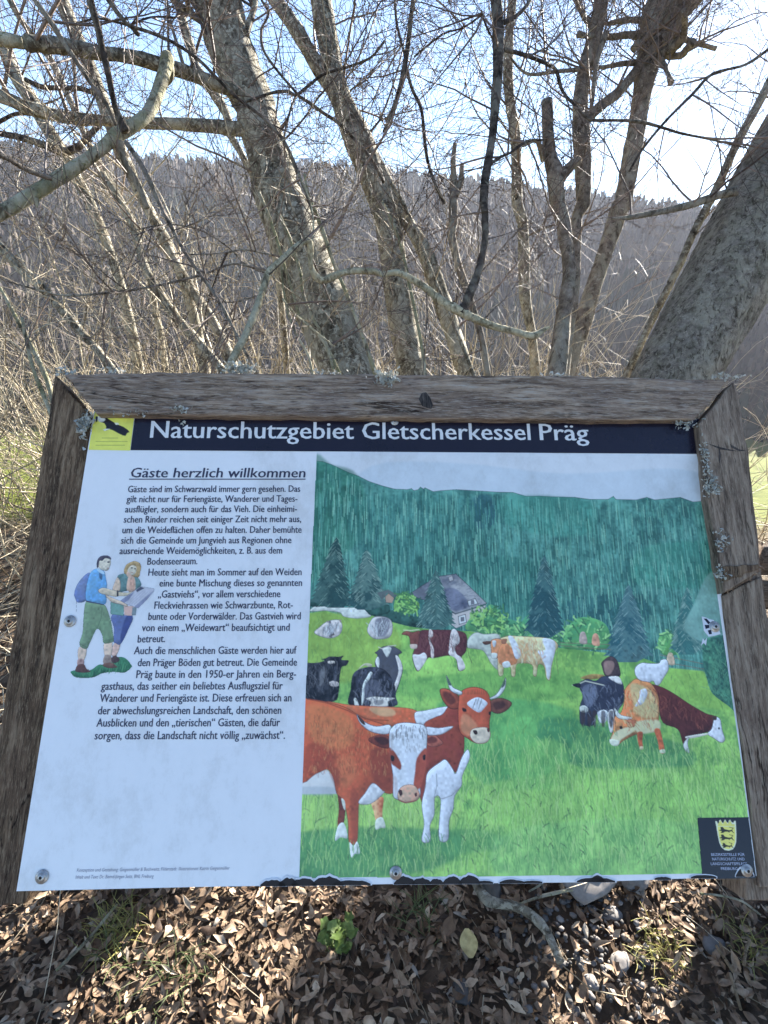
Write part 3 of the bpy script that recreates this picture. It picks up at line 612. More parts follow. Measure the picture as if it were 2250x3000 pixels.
    p.fill(B_, [(1270, 472), (1300, 468), (1300, 495), (1276, 495)], (60, 44, 40), 0.2); p.fill(B_, [(1090, 610), (1230, 588), (1240, 598), (1110, 625)], (170, 180, 196), 0.05)
    p.fill(B_, [(1070, 665), (1108, 615), (1100, 660), (1112, 722), (1088, 712)], (180, 192, 214), 0.05, line=(80, 86, 90), lw=0.8)
    p.fill(B_, [(665, 285), (700, 240), (740, 210), (780, 225), (845, 242), (892, 320), (902, 400), (898, 490), (906, 560), (860, 580), (770, 585), (660, 635), (610, 672), (562, 645), (582, 575), (590, 480), (640, 440), (662, 350)], (198, 122, 66), 0.22, rgb2=(184, 98, 46), line=(86, 50, 34), lw=1)
    p.fill(B_, [(700, 260), (760, 250), (870, 320), (890, 470), (800, 480), (740, 430)], (214, 168, 128), 0.15, True, 6, 0.75)
    p.fill(B_, [(770, 290), (812, 280), (820, 320), (790, 380), (750, 400), (736, 396), (765, 340)], (190, 202, 226), 0.05); p.fill(B_, [(740, 510), (890, 495), (905, 560), (800, 590), (740, 570)], (196, 180, 158), 0.12, True, 3)
    p.fill(B_, [(598, 580), (690, 545), (745, 560), (640, 630), (612, 672), (564, 648)], (188, 178, 160), 0.1, True, 1); p.fill(B_, [(560, 630), (625, 640), (612, 674), (570, 668)], (186, 196, 190), 0.06)
    p.fill(B_, [(590, 415), (606, 425), (640, 462), (712, 478), (700, 492), (640, 490), (605, 470)], (188, 192, 208), 0.05, line=(90, 76, 70), lw=0.9); p.fill(B_, [(628, 540), (645, 538), (648, 556), (630, 558)], (40, 34, 30), 0)
    p.fill(B_, [(680, 500), (740, 500), (730, 540), (690, 545)], (150, 96, 70), 0.2, line=(80, 54, 44), lw=0.8)
    p.fill(B_, [(750, 590), (788, 580), (786, 640), (790, 695), (766, 690)], (158, 80, 40), 0.2); p.fill(B_, [(868, 565), (906, 560), (930, 650), (942, 722), (908, 720), (892, 640)], (176, 90, 44), 0.2); p.fill(B_, [(770, 680), (790, 680), (790, 698), (768, 698)], (190, 170, 150), 0); p.fill(B_, [(908, 705), (940, 700), (944, 724), (908, 724)], (196, 190, 180), 0)
    for reg, cols_ in ((p.region(C_, [(1010, 790), (1300, 830), (1290, 960), (1050, 1000), (930, 960), (930, 860)]), [(52, 24, 32), (108, 66, 72)]), (p.region(C_, [(55, 1050), (300, 1000), (305, 1200), (260, 1345), (45, 1335)]), [(8, 9, 16), (84, 90, 110)]), (p.region(C_, [(470, 1095), (640, 1092), (742, 1230), (735, 1392), (398, 1392)]), [(10, 12, 20), (96, 104, 132)]),
                       (p.region(D_, [(225, 625), (370, 625), (380, 780), (228, 770)]), [(170, 126, 94), (226, 196, 168)]), (p.region(B_, [(370, 260), (620, 212), (655, 370), (600, 560), (380, 520)]), [(20, 26, 46), (100, 114, 150)]), (p.region(B_, [(832, 250), (1120, 390), (1280, 480), (1230, 582), (900, 480)]), [(48, 16, 18), (124, 64, 52)]), (p.region(B_, [(665, 285), (845, 242), (900, 400), (860, 580), (660, 600)]), [(146, 76, 36), (226, 176, 132)]),
                       (p.region(A_, [(930, 525), (1180, 420), (1205, 690), (1150, 860), (940, 960)]), [(84, 32, 24), (168, 92, 60)]), (p.region(C_, [(130, 770), (310, 718), (328, 800), (210, 855)]), [(96, 100, 122), (196, 200, 216)]), (p.region(C_, [(535, 740), (660, 690), (722, 790), (600, 862)]), [(82, 88, 112), (190, 196, 214)])):
        p.dashes(reg, 150, 5, 14, cols_, 1.6, 0.5, 0.5)
    # the two big cows in front: second cow
    O1, O2 = (178, 84, 34), (150, 66, 24)
    p.fill(A_, [(250, 370), (420, 392), (600, 402), (800, 412), (882, 436), (905, 480), (885, 530), (700, 540), (480, 470)], (180, 98, 56), 0.18, rgb2=(160, 76, 34), line=(96, 50, 26), lw=1)
    p.fill(A_, [(560, 410), (700, 415), (730, 460), (640, 470), (570, 440)], (198, 138, 104), 0.12, True, 3)
    p.fill(A_, [(865, 448), (940, 430), (1090, 402), (1110, 430), (1040, 500), (960, 530), (885, 530)], (180, 192, 222), 0.05, line=(90, 96, 110), lw=1)
    p.fill(A_, [(930, 525), (1000, 480), (1060, 455), (1105, 400), (1180, 420), (1205, 560), (1208, 690), (1190, 790), (1152, 862), (1102, 800), (1050, 790), (965, 855), (945, 960), (932, 1085), (912, 1060), (895, 980), (900, 800), (935, 640)], (132, 58, 36), 0.22, rgb2=(110, 44, 34), line=(60, 28, 26), lw=1)
    p.fill(A_, [(955, 860), (1040, 790), (1080, 772), (1125, 830), (1150, 866), (1190, 760), (1232, 700), (1246, 760), (1195, 880), (1190, 950), (1142, 1022), (1132, 1110), (1102, 1200), (1096, 1325), (1038, 1332), (1034, 1220), (1045, 1048), (1004, 1032), (1000, 1150), (970, 1230), (972, 1335), (914, 1335), (930, 1220), (914, 1080), (940, 960)], (184, 196, 230), 0.05, line=(84, 90, 106), lw=1.2)
    p.stroke(A_, [(1015, 870), (1020, 950), (1000, 1030), (1060, 1042), (1120, 1020), (1185, 960)], (90, 96, 116), 1.2, 0.7); p.fill(A_, [(940, 960), (975, 900), (985, 1000), (960, 1090)], (150, 164, 196), 0.05, True, 4, 0.6)
    p.fill(A_, [(1168, 330), (1130, 300), (1080, 278), (1040, 288), (1058, 355), (1100, 408), (1150, 420), (1180, 400)], (120, 56, 36), 0.25, line=(40, 24, 22), lw=1.2); p.fill(A_, [(1060, 300), (1110, 310), (1150, 360), (1120, 390), (1080, 360)], (70, 34, 30), 0.2, True, 2, 0.8)
    p.fill(A_, [(1378, 372), (1450, 344), (1510, 358), (1538, 385), (1500, 430), (1440, 452), (1388, 425)], (96, 58, 50), 0.2, line=(44, 30, 28), lw=1.2); p.fill(A_, [(1410, 380), (1480, 365), (1490, 405), (1430, 425)], (58, 34, 34), 0.2, True, 2, 0.8)
    p.fill(A_, [(1170, 360), (1178, 312), (1215, 280), (1280, 268), (1345, 285), (1382, 330), (1396, 420), (1384, 500), (1384, 570), (1388, 605), (1362, 650), (1292, 656), (1235, 625), (1180, 580), (1166, 480)], (172, 82, 44), 0.2, rgb2=(148, 62, 32), line=(60, 30, 24), lw=1.2)
    p.fill(A_, [(1190, 470), (1230, 460), (1300, 540), (1260, 610), (1190, 570)], (196, 124, 92), 0.12, True, 5, 0.7)
    p.fill(A_, [(1228, 378), (1300, 338), (1368, 374), (1350, 410), (1312, 444), (1258, 414)], (182, 196, 226), 0.05)
    for a, b in ((1290, 350), (1310, 345), (1330, 352), (1280, 375), (1320, 380)): p.stroke(A_, [(a, b), (a-12, b+40)], (70, 60, 60), 1.2, 0.7)
    p.fill(A_, [(1258, 565), (1310, 548), (1372, 552), (1390, 605), (1360, 652), (1292, 656), (1252, 615)], (204, 168, 168), 0.07, line=(110, 70, 66), lw=1); p.fill(A_, [(1268, 570), (1292, 566), (1302, 590), (1284, 598)], (40, 24, 24), 0); p.fill(A_, [(1366, 556), (1382, 552), (1384, 575), (1372, 580)], (70, 40, 40), 0)
    p.fill(A_, [(1180, 322), (1120, 296), (1098, 250), (1084, 188), (1108, 228), (1132, 270), (1192, 300)], (182, 194, 216), 0.05, line=(70, 76, 82), lw=1.2); p.fill(A_, [(1384, 345), (1430, 318), (1465, 268), (1496, 203), (1492, 272), (1450, 332), (1402, 350)], (182, 194, 216), 0.05, line=(70, 76, 82), lw=1.2)
    p.fill(A_, [(1086, 195), (1108, 228), (1118, 255), (1100, 250)], (60, 84, 84), 0.1); p.fill(A_, [(1494, 207), (1490, 255), (1468, 272), (1478, 235)], (60, 84, 84), 0.1)
    p.fill(A_, [(1195, 412), (1220, 418), (1222, 438), (1200, 436)], (42, 26, 24), 0); p.fill(A_, [(1378, 440), (1392, 436), (1392, 458), (1380, 460)], (42, 26, 24), 0)
    for a in range(1200, 1380, 14): p.stroke(A_, [(a, 284+abs(a-1285)*0.1), (a+p.rg.normal(0, 5), 316)], (120, 62, 34), 1.4, 0.6)
    # first cow
    p.fill(A_, [(330, 1000), (372, 1060), (384, 1130), (366, 1230), (328, 1235), (338, 1110)], (96, 40, 22), 0.2); p.fill(A_, [(332, 1232), (374, 1212), (398, 1312), (350, 1310), (312, 1332)], (190, 194, 206), 0.06)
    p.fill(A_, [(565, 1060), (645, 1030), (642, 1110), (636, 1190), (598, 1200), (580, 1130)], (178, 92, 48), 0.2, rgb2=(196, 140, 104)); p.fill(A_, [(596, 1190), (640, 1172), (662, 1240), (630, 1245), (594, 1255)], (186, 192, 196), 0.06)
    p.fill(A_, [(70, 890), (180, 868), (255, 838), (305, 890), (325, 1008), (60, 1010)], (172, 182, 208), 0.07, False); p.fill(A_, [(70, 960), (320, 965), (325, 1010), (60, 1012)], (128, 148, 180), 0.06, True, 5, 0.6)
    p.fill(A_, [(60, 346), (118, 350), (250, 370), (380, 408), (480, 466), (560, 498), (692, 556), (722, 700), (724, 900), (712, 1002), (640, 992), (575, 936), (522, 1002), (478, 1076), (472, 1200), (462, 1342), (410, 1344), (402, 1200), (372, 1062), (322, 1002), (302, 902), (260, 838), (180, 868), (60, 900)], O1, 0.22, True, rgb2=O2, line=(90, 42, 22), lw=1.2)
    p.fill(A_, [(120, 400), (260, 400), (420, 480), (440, 640), (330, 700), (150, 620)], (200, 112, 50), 0.2, True, 22, 0.5); p.fill(A_, [(120, 660), (280, 700), (300, 820), (180, 850), (95, 860)], (132, 52, 20), 0.2, True, 12, 0.7)
    p.fill(A_, [(330, 800), (420, 740), (460, 860), (400, 960), (340, 930)], (188, 104, 52), 0.2, True, 20, 0.45); p.fill(A_, [(560, 700), (690, 720), (712, 960), (640, 980), (570, 900)], (110, 44, 22), 0.25, True, 10, 0.75); p.fill(A_, [(270, 830), (340, 840), (330, 980), (300, 930)], (120, 48, 20), 0.2, True, 6, 0.7)
    p.fill(A_, [(420, 1000), (470, 1010), (462, 1330), (430, 1320)], (120, 50, 24), 0.2, True, 5, 0.6); p.fill(A_, [(355, 1040), (380, 1060), (382, 1120), (368, 1100)], (180, 184, 196), 0.05)
    for i in range(420):
        a = p.rg.uniform(140, 680); b = p.rg.uniform(440+0.25*(a-140), 860); p.stroke(A_, [(a, b), (a+p.rg.normal(0, 6), b+p.rg.uniform(14, 40))], [(204, 122, 62), (118, 48, 20), (104, 42, 18)][i % 3], 1.8, 0.30)
    p.stroke(A_, [(130, 352), (260, 378), (400, 430), (520, 490), (680, 500)], (120, 54, 22), 2.4, 0.7)
    p.fill(A_, [(575, 934), (640, 985), (652, 1000), (562, 1076), (474, 1072), (520, 1004)], (162, 176, 206), 0.08, line=(90, 80, 90), lw=1)
    p.fill(A_, [(412, 1345), (440, 1370), (466, 1340), (484, 1420), (450, 1425), (424, 1448)], (188, 196, 206), 0.05)
    p.fill(A_, [(694, 622), (640, 598), (560, 618), (548, 640), (590, 668), (650, 690), (694, 684)], (104, 44, 28), 0.2, line=(40, 22, 20), lw=1); p.fill(A_, [(580, 622), (650, 612), (690, 650), (640, 672)], (46, 22, 22), 0.2, True, 2, 0.85)
    p.fill(A_, [(946, 615), (1000, 600), (1040, 630), (1060, 660), (1000, 682), (950, 668)], (150, 80, 66), 0.2, line=(60, 34, 34), lw=1); p.fill(A_, [(950, 622), (1000, 610), (1020, 645), (960, 660)], (84, 36, 34), 0.2, True, 2, 0.85)
    p.fill(A_, [(692, 530), (600, 540), (522, 512), (464, 458), (488, 520), (556, 574), (640, 594), (692, 584)], (178, 190, 222), 0.06, line=(70, 66, 80), lw=1.2); p.fill(A_, [(466, 462), (510, 500), (520, 530), (490, 512)], (54, 40, 40), 0.1)
    p.fill(A_, [(944, 545), (1030, 552), (1132, 540), (1064, 590), (1000, 602), (950, 596)], (180, 192, 224), 0.06, line=(90, 76, 80), lw=1.2)
    p.fill(A_, [(690, 580), (710, 545), (740, 522), (800, 514), (870, 520), (920, 528), (948, 560), (950, 640), (942, 720), (912, 800), (898, 900), (904, 1010), (872, 1054), (800, 1068), (752, 1050), (716, 1022), (716, 900), (702, 800), (690, 700)], (184, 194, 222), 0.05, line=(70, 60, 66), lw=1.1)
    p.fill(A_, [(686, 690), (716, 705), (750, 755), (772, 805), (764, 842), (730, 820), (700, 790)], (128, 56, 34), 0.2, True, 1); p.fill(A_, [(940, 690), (946, 740), (940, 830), (906, 962), (858, 966), (866, 860), (880, 760)], (144, 64, 44), 0.2, True, 1)
    p.fill(A_, [(700, 740), (724, 752), (718, 782), (700, 775)], (30, 18, 18), 0); p.fill(A_, [(922, 742), (940, 738), (938, 770), (924, 772)], (30, 18, 18), 0); p.fill(A_, [(694, 595), (716, 590), (712, 700), (696, 690)], (136, 144, 168), 0.1, True, 3, 0.7)
    p.fill(A_, [(830, 700), (870, 740), (850, 900), (830, 940), (800, 800)], (202, 206, 228), 0.05, True, 6, 0.8); p.fill(A_, [(716, 890), (742, 900), (746, 1000), (724, 1010)], (150, 150, 172), 0.1, True, 4, 0.7)
    p.fill(A_, [(752, 990), (790, 952), (850, 946), (882, 972), (898, 1020), (872, 1058), (800, 1070), (752, 1046)], (208, 148, 136), 0.1, rgb2=(190, 124, 110), line=(100, 60, 56), lw=1); p.fill(A_, [(752, 988), (772, 980), (780, 1010), (764, 1022)], (54, 30, 30), 0); p.fill(A_, [(864, 1006), (880, 1000), (880, 1024), (868, 1026)], (70, 40, 38), 0); p.stroke(A_, [(752, 1050), (800, 1070), (872, 1056)], (110, 60, 56), 2, 0.8)
    for i in range(70):
        a = p.rg.uniform(712, 935); b = p.rg.uniform(528, 610); p.stroke(A_, [(a, b), (a+(a-820)*0.06, b+p.rg.uniform(12, 34))], [(54, 58, 74), (110, 114, 130)][i % 2], 1.3, 0.6)
    for i in range(24):
        a = p.rg.uniform(780, 900); b = p.rg.uniform(620, 720); p.stroke(A_, [(a, b), (a+3, b+18)], (120, 126, 146), 1.1, 0.6)
    # grass in front of the hooves
    hoof = p.region(A_, [(290, 1270), (480, 1360), (480, 1450), (400, 1400), (290, 1340)]) | p.region(A_, [(880, 1280), (1120, 1280), (1120, 1350), (880, 1360)]) | p.region(A_, [(580, 1220), (680, 1220), (680, 1270), (580, 1270)])
    p.dashes(hoof, 170, 8, 26, [(48, 112, 68), (110, 164, 92), (70, 132, 72)], 1.4, 0.75, 0.25)
    hoof = p.region(B_, [(340, 510), (620, 560), (620, 620), (340, 560)]) | p.region(B_, [(740, 670), (1120, 690), (1120, 740), (740, 720)])
    p.dashes(hoof, 170, 5, 14, [(44, 100, 72), (84, 148, 80)], 1.3, 0.7, 0.25)
    return p

def paint_hikers():
    a = UV(*H_(60, 130)); b = UV(*H_(1440, 2090))
    p = Print(a[0]-0.012, UV(*H_(1430, 650))[0], b[1]-0.004, a[1]+0.006, 1500, (160, 177, 214), 4)
    ln = (60, 66, 90)
    p.fill(H_, [(90, 1985), (120, 1950), (250, 1940), (400, 1940), (520, 1860), (600, 1850), (720, 1800), (850, 1735), (960, 1760), (1040, 1850), (1050, 1900), (940, 1985), (760, 1975), (580, 2000), (440, 2062), (180, 2062)], (42, 108, 84), 0.3, rgb2=(30, 86, 66))
    gr = p.region(H_, [(90, 1985), (520, 1860), (850, 1735), (1040, 1850), (940, 1985), (440, 2062), (180, 2062)])
    p.dashes(gr, 170, 5, 14, [(60, 130, 96), (22, 74, 60)], 1.3, 0.7, 0.4)
    p.fill(H_, [(770, 1530), (872, 1525), (812, 1712), (730, 1705)], (170, 150, 156), 0.1, line=ln, lw=0.9)
    p.fill(H_, [(738, 1080), (1062, 1095), (1000, 1300), (880, 1532), (800, 1520), (766, 1495), (772, 1300)], (84, 104, 166), 0.2, rgb2=(66, 84, 150), line=(40, 50, 96), lw=0.9)
    p.fill(H_, [(960, 1110), (1060, 1098), (1000, 1300), (890, 1520), (880, 1380)], (46, 60, 128), 0.2, True, 2, 0.9)
    p.fill(H_, [(830, 470), (890, 440), (960, 430), (1100, 470), (1160, 510), (1200, 610), (1110, 700), (980, 700), (860, 720), (800, 640)], (78, 118, 136), 0.2, line=(40, 62, 80), lw=0.9)
    p.fill(H_, [(1000, 480), (1092, 490), (1102, 690), (976, 696)], (184, 150, 148), 0.1)
    for a_ in (1030, 1055, 1080): p.stroke(H_, [(a_, 520), (a_-6, 690)], (160, 92, 88), 1.0, 0.7)
    p.fill(H_, [(826, 490), (872, 560), (862, 700), (750, 690), (782, 570)], (184, 160, 158), 0.1, line=ln, lw=0.9)
    p.fill(H_, [(718, 880), (930, 920), (922, 1092), (716, 1064)], (86, 132, 142), 0.2, False, line=(40, 70, 84), lw=0.9); p.fill(H_, [(925, 930), (1132, 950), (1112, 1090), (935, 1085)], (170, 146, 154), 0.1, False); p.fill(H_, [(1060, 960), (1132, 960), (1118, 1082), (1050, 1092)], (92, 112, 136), 0.15, False)
    p.fill(H_, [(960, 300), (1010, 262), (1090, 234), (1170, 262), (1196, 320), (1184, 400), (1166, 478), (1120, 486), (1060, 470), (960, 442), (924, 392)], (150, 134, 100), 0.2, line=(90, 78, 56), lw=0.9)
    p.fill(H_, [(1022, 320), (1070, 300), (1124, 330), (1116, 410), (1064, 458), (1000, 425), (985, 380)], (182, 174, 178), 0.06); p.fill(H_, [(985, 400), (1050, 455), (1040, 520), (970, 460)], (170, 150, 150), 0.06)
    for a_, b_ in ((1052, 340), (1102, 356)): p.fill(H_, [(a_-14, b_-6), (a_+14, b_-6), (a_+12, b_+8), (a_-12, b_+8)], (50, 44, 50), 0)
    p.stroke(H_, [(1040, 410), (1068, 418)], (140, 86, 92), 1.6, 0.8)
    p.fill(H_, [(840, 722), (960, 730), (1060, 716), (1050, 752), (980, 776), (842, 782)], (186, 170, 164), 0.08, line=ln, lw=0.9)
    p.fill(H_, [(850, 870), (1000, 760), (1190, 630), (1405, 665), (1392, 722), (1280, 850), (1152, 976), (1060, 942), (900, 890)], (146, 158, 196), 0.12, False, line=ln, lw=0.9)
    p.fill(H_, [(1118, 690), (1190, 636), (1250, 660), (1130, 724)], (60, 68, 100), 0.2, False); p.fill(H_, [(860, 860), (1000, 770), (1090, 720), (1000, 850), (930, 890)], (104, 116, 164), 0.2, False); p.fill(H_, [(1390, 700), (1280, 850), (1152, 976), (1090, 950), (1240, 820)], (108, 120, 166), 0.2, False)
    for k in range(5): p.stroke(H_, [(970+k*40, 890+k*8), (1180+k*40, 700+k*6)], (110, 122, 160), 1.0, 0.5)
    # the man
    p.fill(H_, [(222, 1585), (342, 1605), (304, 1790), (210, 1772)], (182, 160, 160), 0.08, line=ln, lw=0.9); p.fill(H_, [(618, 1515), (742, 1500), (722, 1725), (628, 1725)], (182, 160, 160), 0.08, line=ln, lw=0.9)
    p.fill(H_, [(206, 1768), (302, 1782), (292, 1866), (198, 1876)], (134, 112, 122), 0.2); p.fill(H_, [(622, 1715), (722, 1715), (745, 1815), (606, 1845)], (116, 106, 110), 0.2)
    p.fill(H_, [(165, 1935), (200, 1862), (305, 1848), (345, 1920), (410, 1965), (300, 1985), (180, 1970)], (74, 50, 50), 0.25); p.fill(H_, [(600, 1880), (620, 1840), (735, 1830), (800, 1870), (820, 1900), (700, 1915)], (84, 62, 58), 0.25); p.fill(H_, [(728, 1752), (800, 1715), (862, 1772), (830, 1820), (750, 1830)], (60, 46, 52), 0.25)
    p.fill(H_, [(335, 868), (480, 880), (622, 920), (680, 1030), (735, 1230), (764, 1450), (752, 1502), (612, 1522), (588, 1400), (508, 1296), (400, 1505), (342, 1612), (230, 1545), (280, 1350), (296, 1100)], (100, 132, 116), 0.22, rgb2=(84, 116, 98), line=(48, 70, 62), lw=0.9)
    p.stroke(H_, [(585, 960), (570, 1130), (510, 1290)], (60, 86, 76), 1.4, 0.7); p.stroke(H_, [(235, 1530), (340, 1580)], (60, 86, 76), 1.4, 0.7); p.stroke(H_, [(610, 1480), (750, 1460)], (60, 86, 76), 1.4, 0.7)
    p.fill(H_, [(148, 740), (196, 600), (300, 468), (400, 420), (420, 600), (345, 690), (335, 850), (210, 888), (164, 820)], (98, 120, 180), 0.25, rgb2=(76, 98, 164), line=(52, 64, 120), lw=0.9); p.stroke(H_, [(185, 870), (182, 1030)], (70, 76, 110), 1.4, 0.8)
    p.fill(H_, [(340, 640), (400, 420), (490, 356), (560, 380), (622, 395), (645, 500), (664, 620), (650, 720), (642, 905), (480, 895), (338, 855)], (92, 152, 218), 0.15, rgb2=(72, 134, 208), line=(46, 82, 140), lw=0.9)
    p.fill(H_, [(540, 420), (590, 450), (580, 530), (545, 500)], (52, 84, 130), 0.2, True, 1); p.fill(H_, [(500, 350), (600, 390), (620, 440), (540, 410)], (140, 178, 226), 0.05, True, 1)
    p.fill(H_, [(330, 850), (480, 885), (615, 910), (610, 925), (330, 872)], (52, 56, 84), 0.1, False)
    p.fill(H_, [(515, 300), (520, 200), (600, 165), (700, 170), (722, 260), (700, 340), (680, 378), (635, 385), (560, 360)], (184, 174, 180), 0.06, line=ln, lw=0.9)
    p.fill(H_, [(502, 345), (500, 250), (540, 168), (630, 142), (700, 155), (735, 200), (715, 208), (640, 188), (590, 230), (545, 235), (528, 330)], (56, 56, 80), 0.25); p.fill(H_, [(668, 245), (700, 238), (704, 258), (674, 262)], (44, 44, 60), 0); p.stroke(H_, [(668, 345), (690, 348)], (140, 92, 100), 1.4, 0.8)
    p.fill(H_, [(528, 690), (600, 652), (720, 680), (825, 715), (822, 792), (700, 775), (560, 740)], (188, 168, 166), 0.08, line=ln, lw=0.9); p.fill(H_, [(818, 700), (842, 705), (840, 785), (818, 790)], (50, 50, 66), 0.1)
    p.fill(H_, [(640, 768), (760, 815), (880, 862), (985, 925), (960, 945), (880, 915), (725, 872)], (186, 162, 160), 0.08, line=ln, lw=0.9)
    return p

def paint_crest():
    a = UV(*K_(150, 180)); b = UV(*K_(1300, 1560))
    p = Print(UV(*K_(170, 1300))[0]-0.003, 0.499, UV(*K_(600, 1545))[1], UV(*K_(600, 183))[1], 1800, (16, 17, 34), 6)
    yl = (176, 180, 78)
    p.fill(K_, [(485, 265), (520, 265), (545, 320), (570, 310), (572, 250), (600, 232), (640, 300), (670, 300), (690, 240), (710, 232), (740, 290), (775, 305), (785, 250), (815, 232), (850, 290), (890, 300), (900, 262), (938, 262), (945, 380), (952, 560), (948, 720), (920, 820), (870, 890), (780, 918), (690, 900), (620, 840), (575, 740), (545, 600), (510, 390)], (196, 200, 180), 0.03, False)
    p.fill(K_, [(535, 385), (920, 385), (930, 560), (926, 720), (900, 800), (850, 860), (780, 885), (700, 870), (640, 820), (600, 730), (570, 600)], yl, 0.08, False); p.fill(K_, [(545, 330), (600, 250), (650, 330), (705, 250), (760, 330), (812, 250), (860, 335), (915, 330), (915, 375), (540, 375)], yl, 0.05, False)
    for dy, sx, x0 in ((0, 1.0, 0), (165, 0.96, 15), (340, 0.80, 50)):
        q = [(600, 395), (650, 390), (690, 440), (780, 465), (860, 455), (880, 500), (910, 530), (880, 525), (850, 490), (800, 500), (800, 525), (770, 500), (700, 500), (660, 525), (620, 530), (600, 520), (630, 490), (560, 470), (610, 450)]
        c = 760
        p.fill(K_, [(c+(x-c)*sx+x0*0.3, 470+(y-470)*sx+dy) for x, y in q], (28, 28, 20), 0, False)
        p.stroke(K_, [(c+(850-c)*sx, 460+dy), (c+(880-c)*sx, 420+dy), (c+(800-c)*sx, 400+dy)], (60, 60, 30), 1.8, 0.8)
    return p

def paint_badge():
    v1 = UV(*E_(300, 95))[1]; v0 = UV(*E_(300, 505))[1]
    p = Print(-0.505, UV(*E_(537, 320))[0], v0, v1+0.004, 1500, (172, 184, 56), 8)
    p.img *= np.clip(1+0.05*p.wet[..., None], 0.7, 1.2)
    bl = (24, 24, 34)
    p.fill(E_, [(160, 160), (190, 128), (235, 138), (290, 178), (350, 215), (400, 240), (440, 255), (490, 290), (505, 312), (480, 322), (462, 352), (430, 345), (380, 320), (330, 292), (292, 280), (262, 295), (230, 296), (255, 272), (258, 250), (238, 218), (196, 205)], bl, 0.1, False)
    p.fill(E_, [(225, 285), (250, 276), (300, 278), (262, 292), (240, 300)], (190, 200, 200), 0.02, False); p.fill(E_, [(345, 212), (380, 212), (400, 232), (360, 236)], (188, 198, 190), 0.02, False)
    p.fill(E_, [(160, 160), (188, 138), (225, 140), (250, 180), (215, 208), (180, 196)], (176, 184, 206), 0.1)
    p.fill(E_, [(145, 150), (170, 150), (165, 200), (150, 200)], bl, 0.1)
    for y, xa, xb in ((374, 215, 385), (410, 150, 480), (450, 150, 450)):        # small print, too small to read in the photo
        x = xa
        while x < xb:
            w_ = p.rg.uniform(6, 14); p.stroke(E_, [(x, y), (x+w_, y)], (104, 116, 50), 1.6, 0.75); x += w_+p.rg.uniform(4, 7)
    return p
# ---------------------------------------------------------------- the information board
def print_mat(name, attr=True, colr=None, rough=0.22):
    m = NT(name)
    if attr:
        c = m.attr('ink', 'Color')
    else:
        c = m.n('ShaderNodeRGB'); c.outputs[0].default_value = (*colr, 1); c = c.outputs[0]
    d = m.ramp(m.noise(m.coord((1, 1, 0.35)), 11, 8, 0.75), [(0.32, (0.80, 0.79, 0.77)), (0.5, (0.97, 0.97, 0.97)), (0.62, (1, 1, 1))])   # faint dirt on the enamel
    m.base(m.mix(1.0, c, d, 'MULTIPLY'))
    m.set(Roughness=rough); m.b.inputs['Specular IOR Level'].default_value = 0.5
    return m.m
M['panel'] = print_mat('panel_enamel', False, (0.87, 0.865, 0.86))
M['navy'] = print_mat('navy_enamel', False, tuple(ink((17, 18, 40))))
M['print'] = print_mat('printed_artwork')
M['letter_white'] = print_mat('white_lettering', False, (0.78, 0.78, 0.78), 0.3)
M['letter_blue'] = print_mat('dark_blue_lettering', False, tuple(ink((34, 38, 72))), 0.4)
M['letter_faint'] = print_mat('faint_lettering', False, tuple(ink((100, 110, 150))), 0.5)
M['letter_crest'] = print_mat('crest_lettering', False, tuple(ink((130, 150, 205))), 0.4)
M['rust'] = print_mat('chipped_steel', False, (0.016, 0.012, 0.012), 0.7)
M['chip_white'] = print_mat('chip_rim', False, (0.70, 0.72, 0.76), 0.4)

board = empty('information_board', tuple(PB))
prop(board, 'information board on pasture cattle in a weathered wooden frame, leaning back', 'information board')

def slab(name, pts, wf, wb, mat, parent, jitter=0.0, step=0.04, seed=0, bevel=0.0):
    """prism between the planes w = wf (front) and wb; pts in board coordinates"""
    rg = np.random.default_rng(seed); q = []
    pts = [np.array(p, float) for p in pts]
    for i in range(len(pts)):
        a, b = pts[i], pts[(i+1) % len(pts)]; k = max(1, int(np.linalg.norm(b-a)/step)) if jitter else 1
        for j in range(k):
            q.append(a+(b-a)*j/k + (rg.normal(0, jitter, 2) if j else 0))
    bm = bmesh.new()
    loc = np.array(parent_loc(parent))
    f = [bm.verts.new(BW(u, v, wf)-loc) for u, v in q]; b = [bm.verts.new(BW(u, v, wb)-loc) for u, v in q]
    bm.faces.new(f); bm.faces.new(b[::-1]); n = len(f)
    for i in range(n): bm.faces.new((f[i], b[i], b[(i+1) % n], f[(i+1) % n]))
    bmesh.ops.recalc_face_normals(bm, faces=bm.faces)
    if bevel:
        ed = [e for e in bm.edges if (e.verts[0] in f and e.verts[1] in f)]
        bmesh.ops.bevel(bm, geom=ed, offset=bevel, segments=2, affect='EDGES', profile=0.5)
    me = bpy.data.meshes.new(name); bm.to_mesh(me); bm.free()
    o = bpy.data.objects.new(name, me); col.objects.link(o); o.parent = parent
    if mat: me.materials.append(mat)
    return o
def quad_uv(pix, w=0.0): return [UV(*p, w) for p in pix]

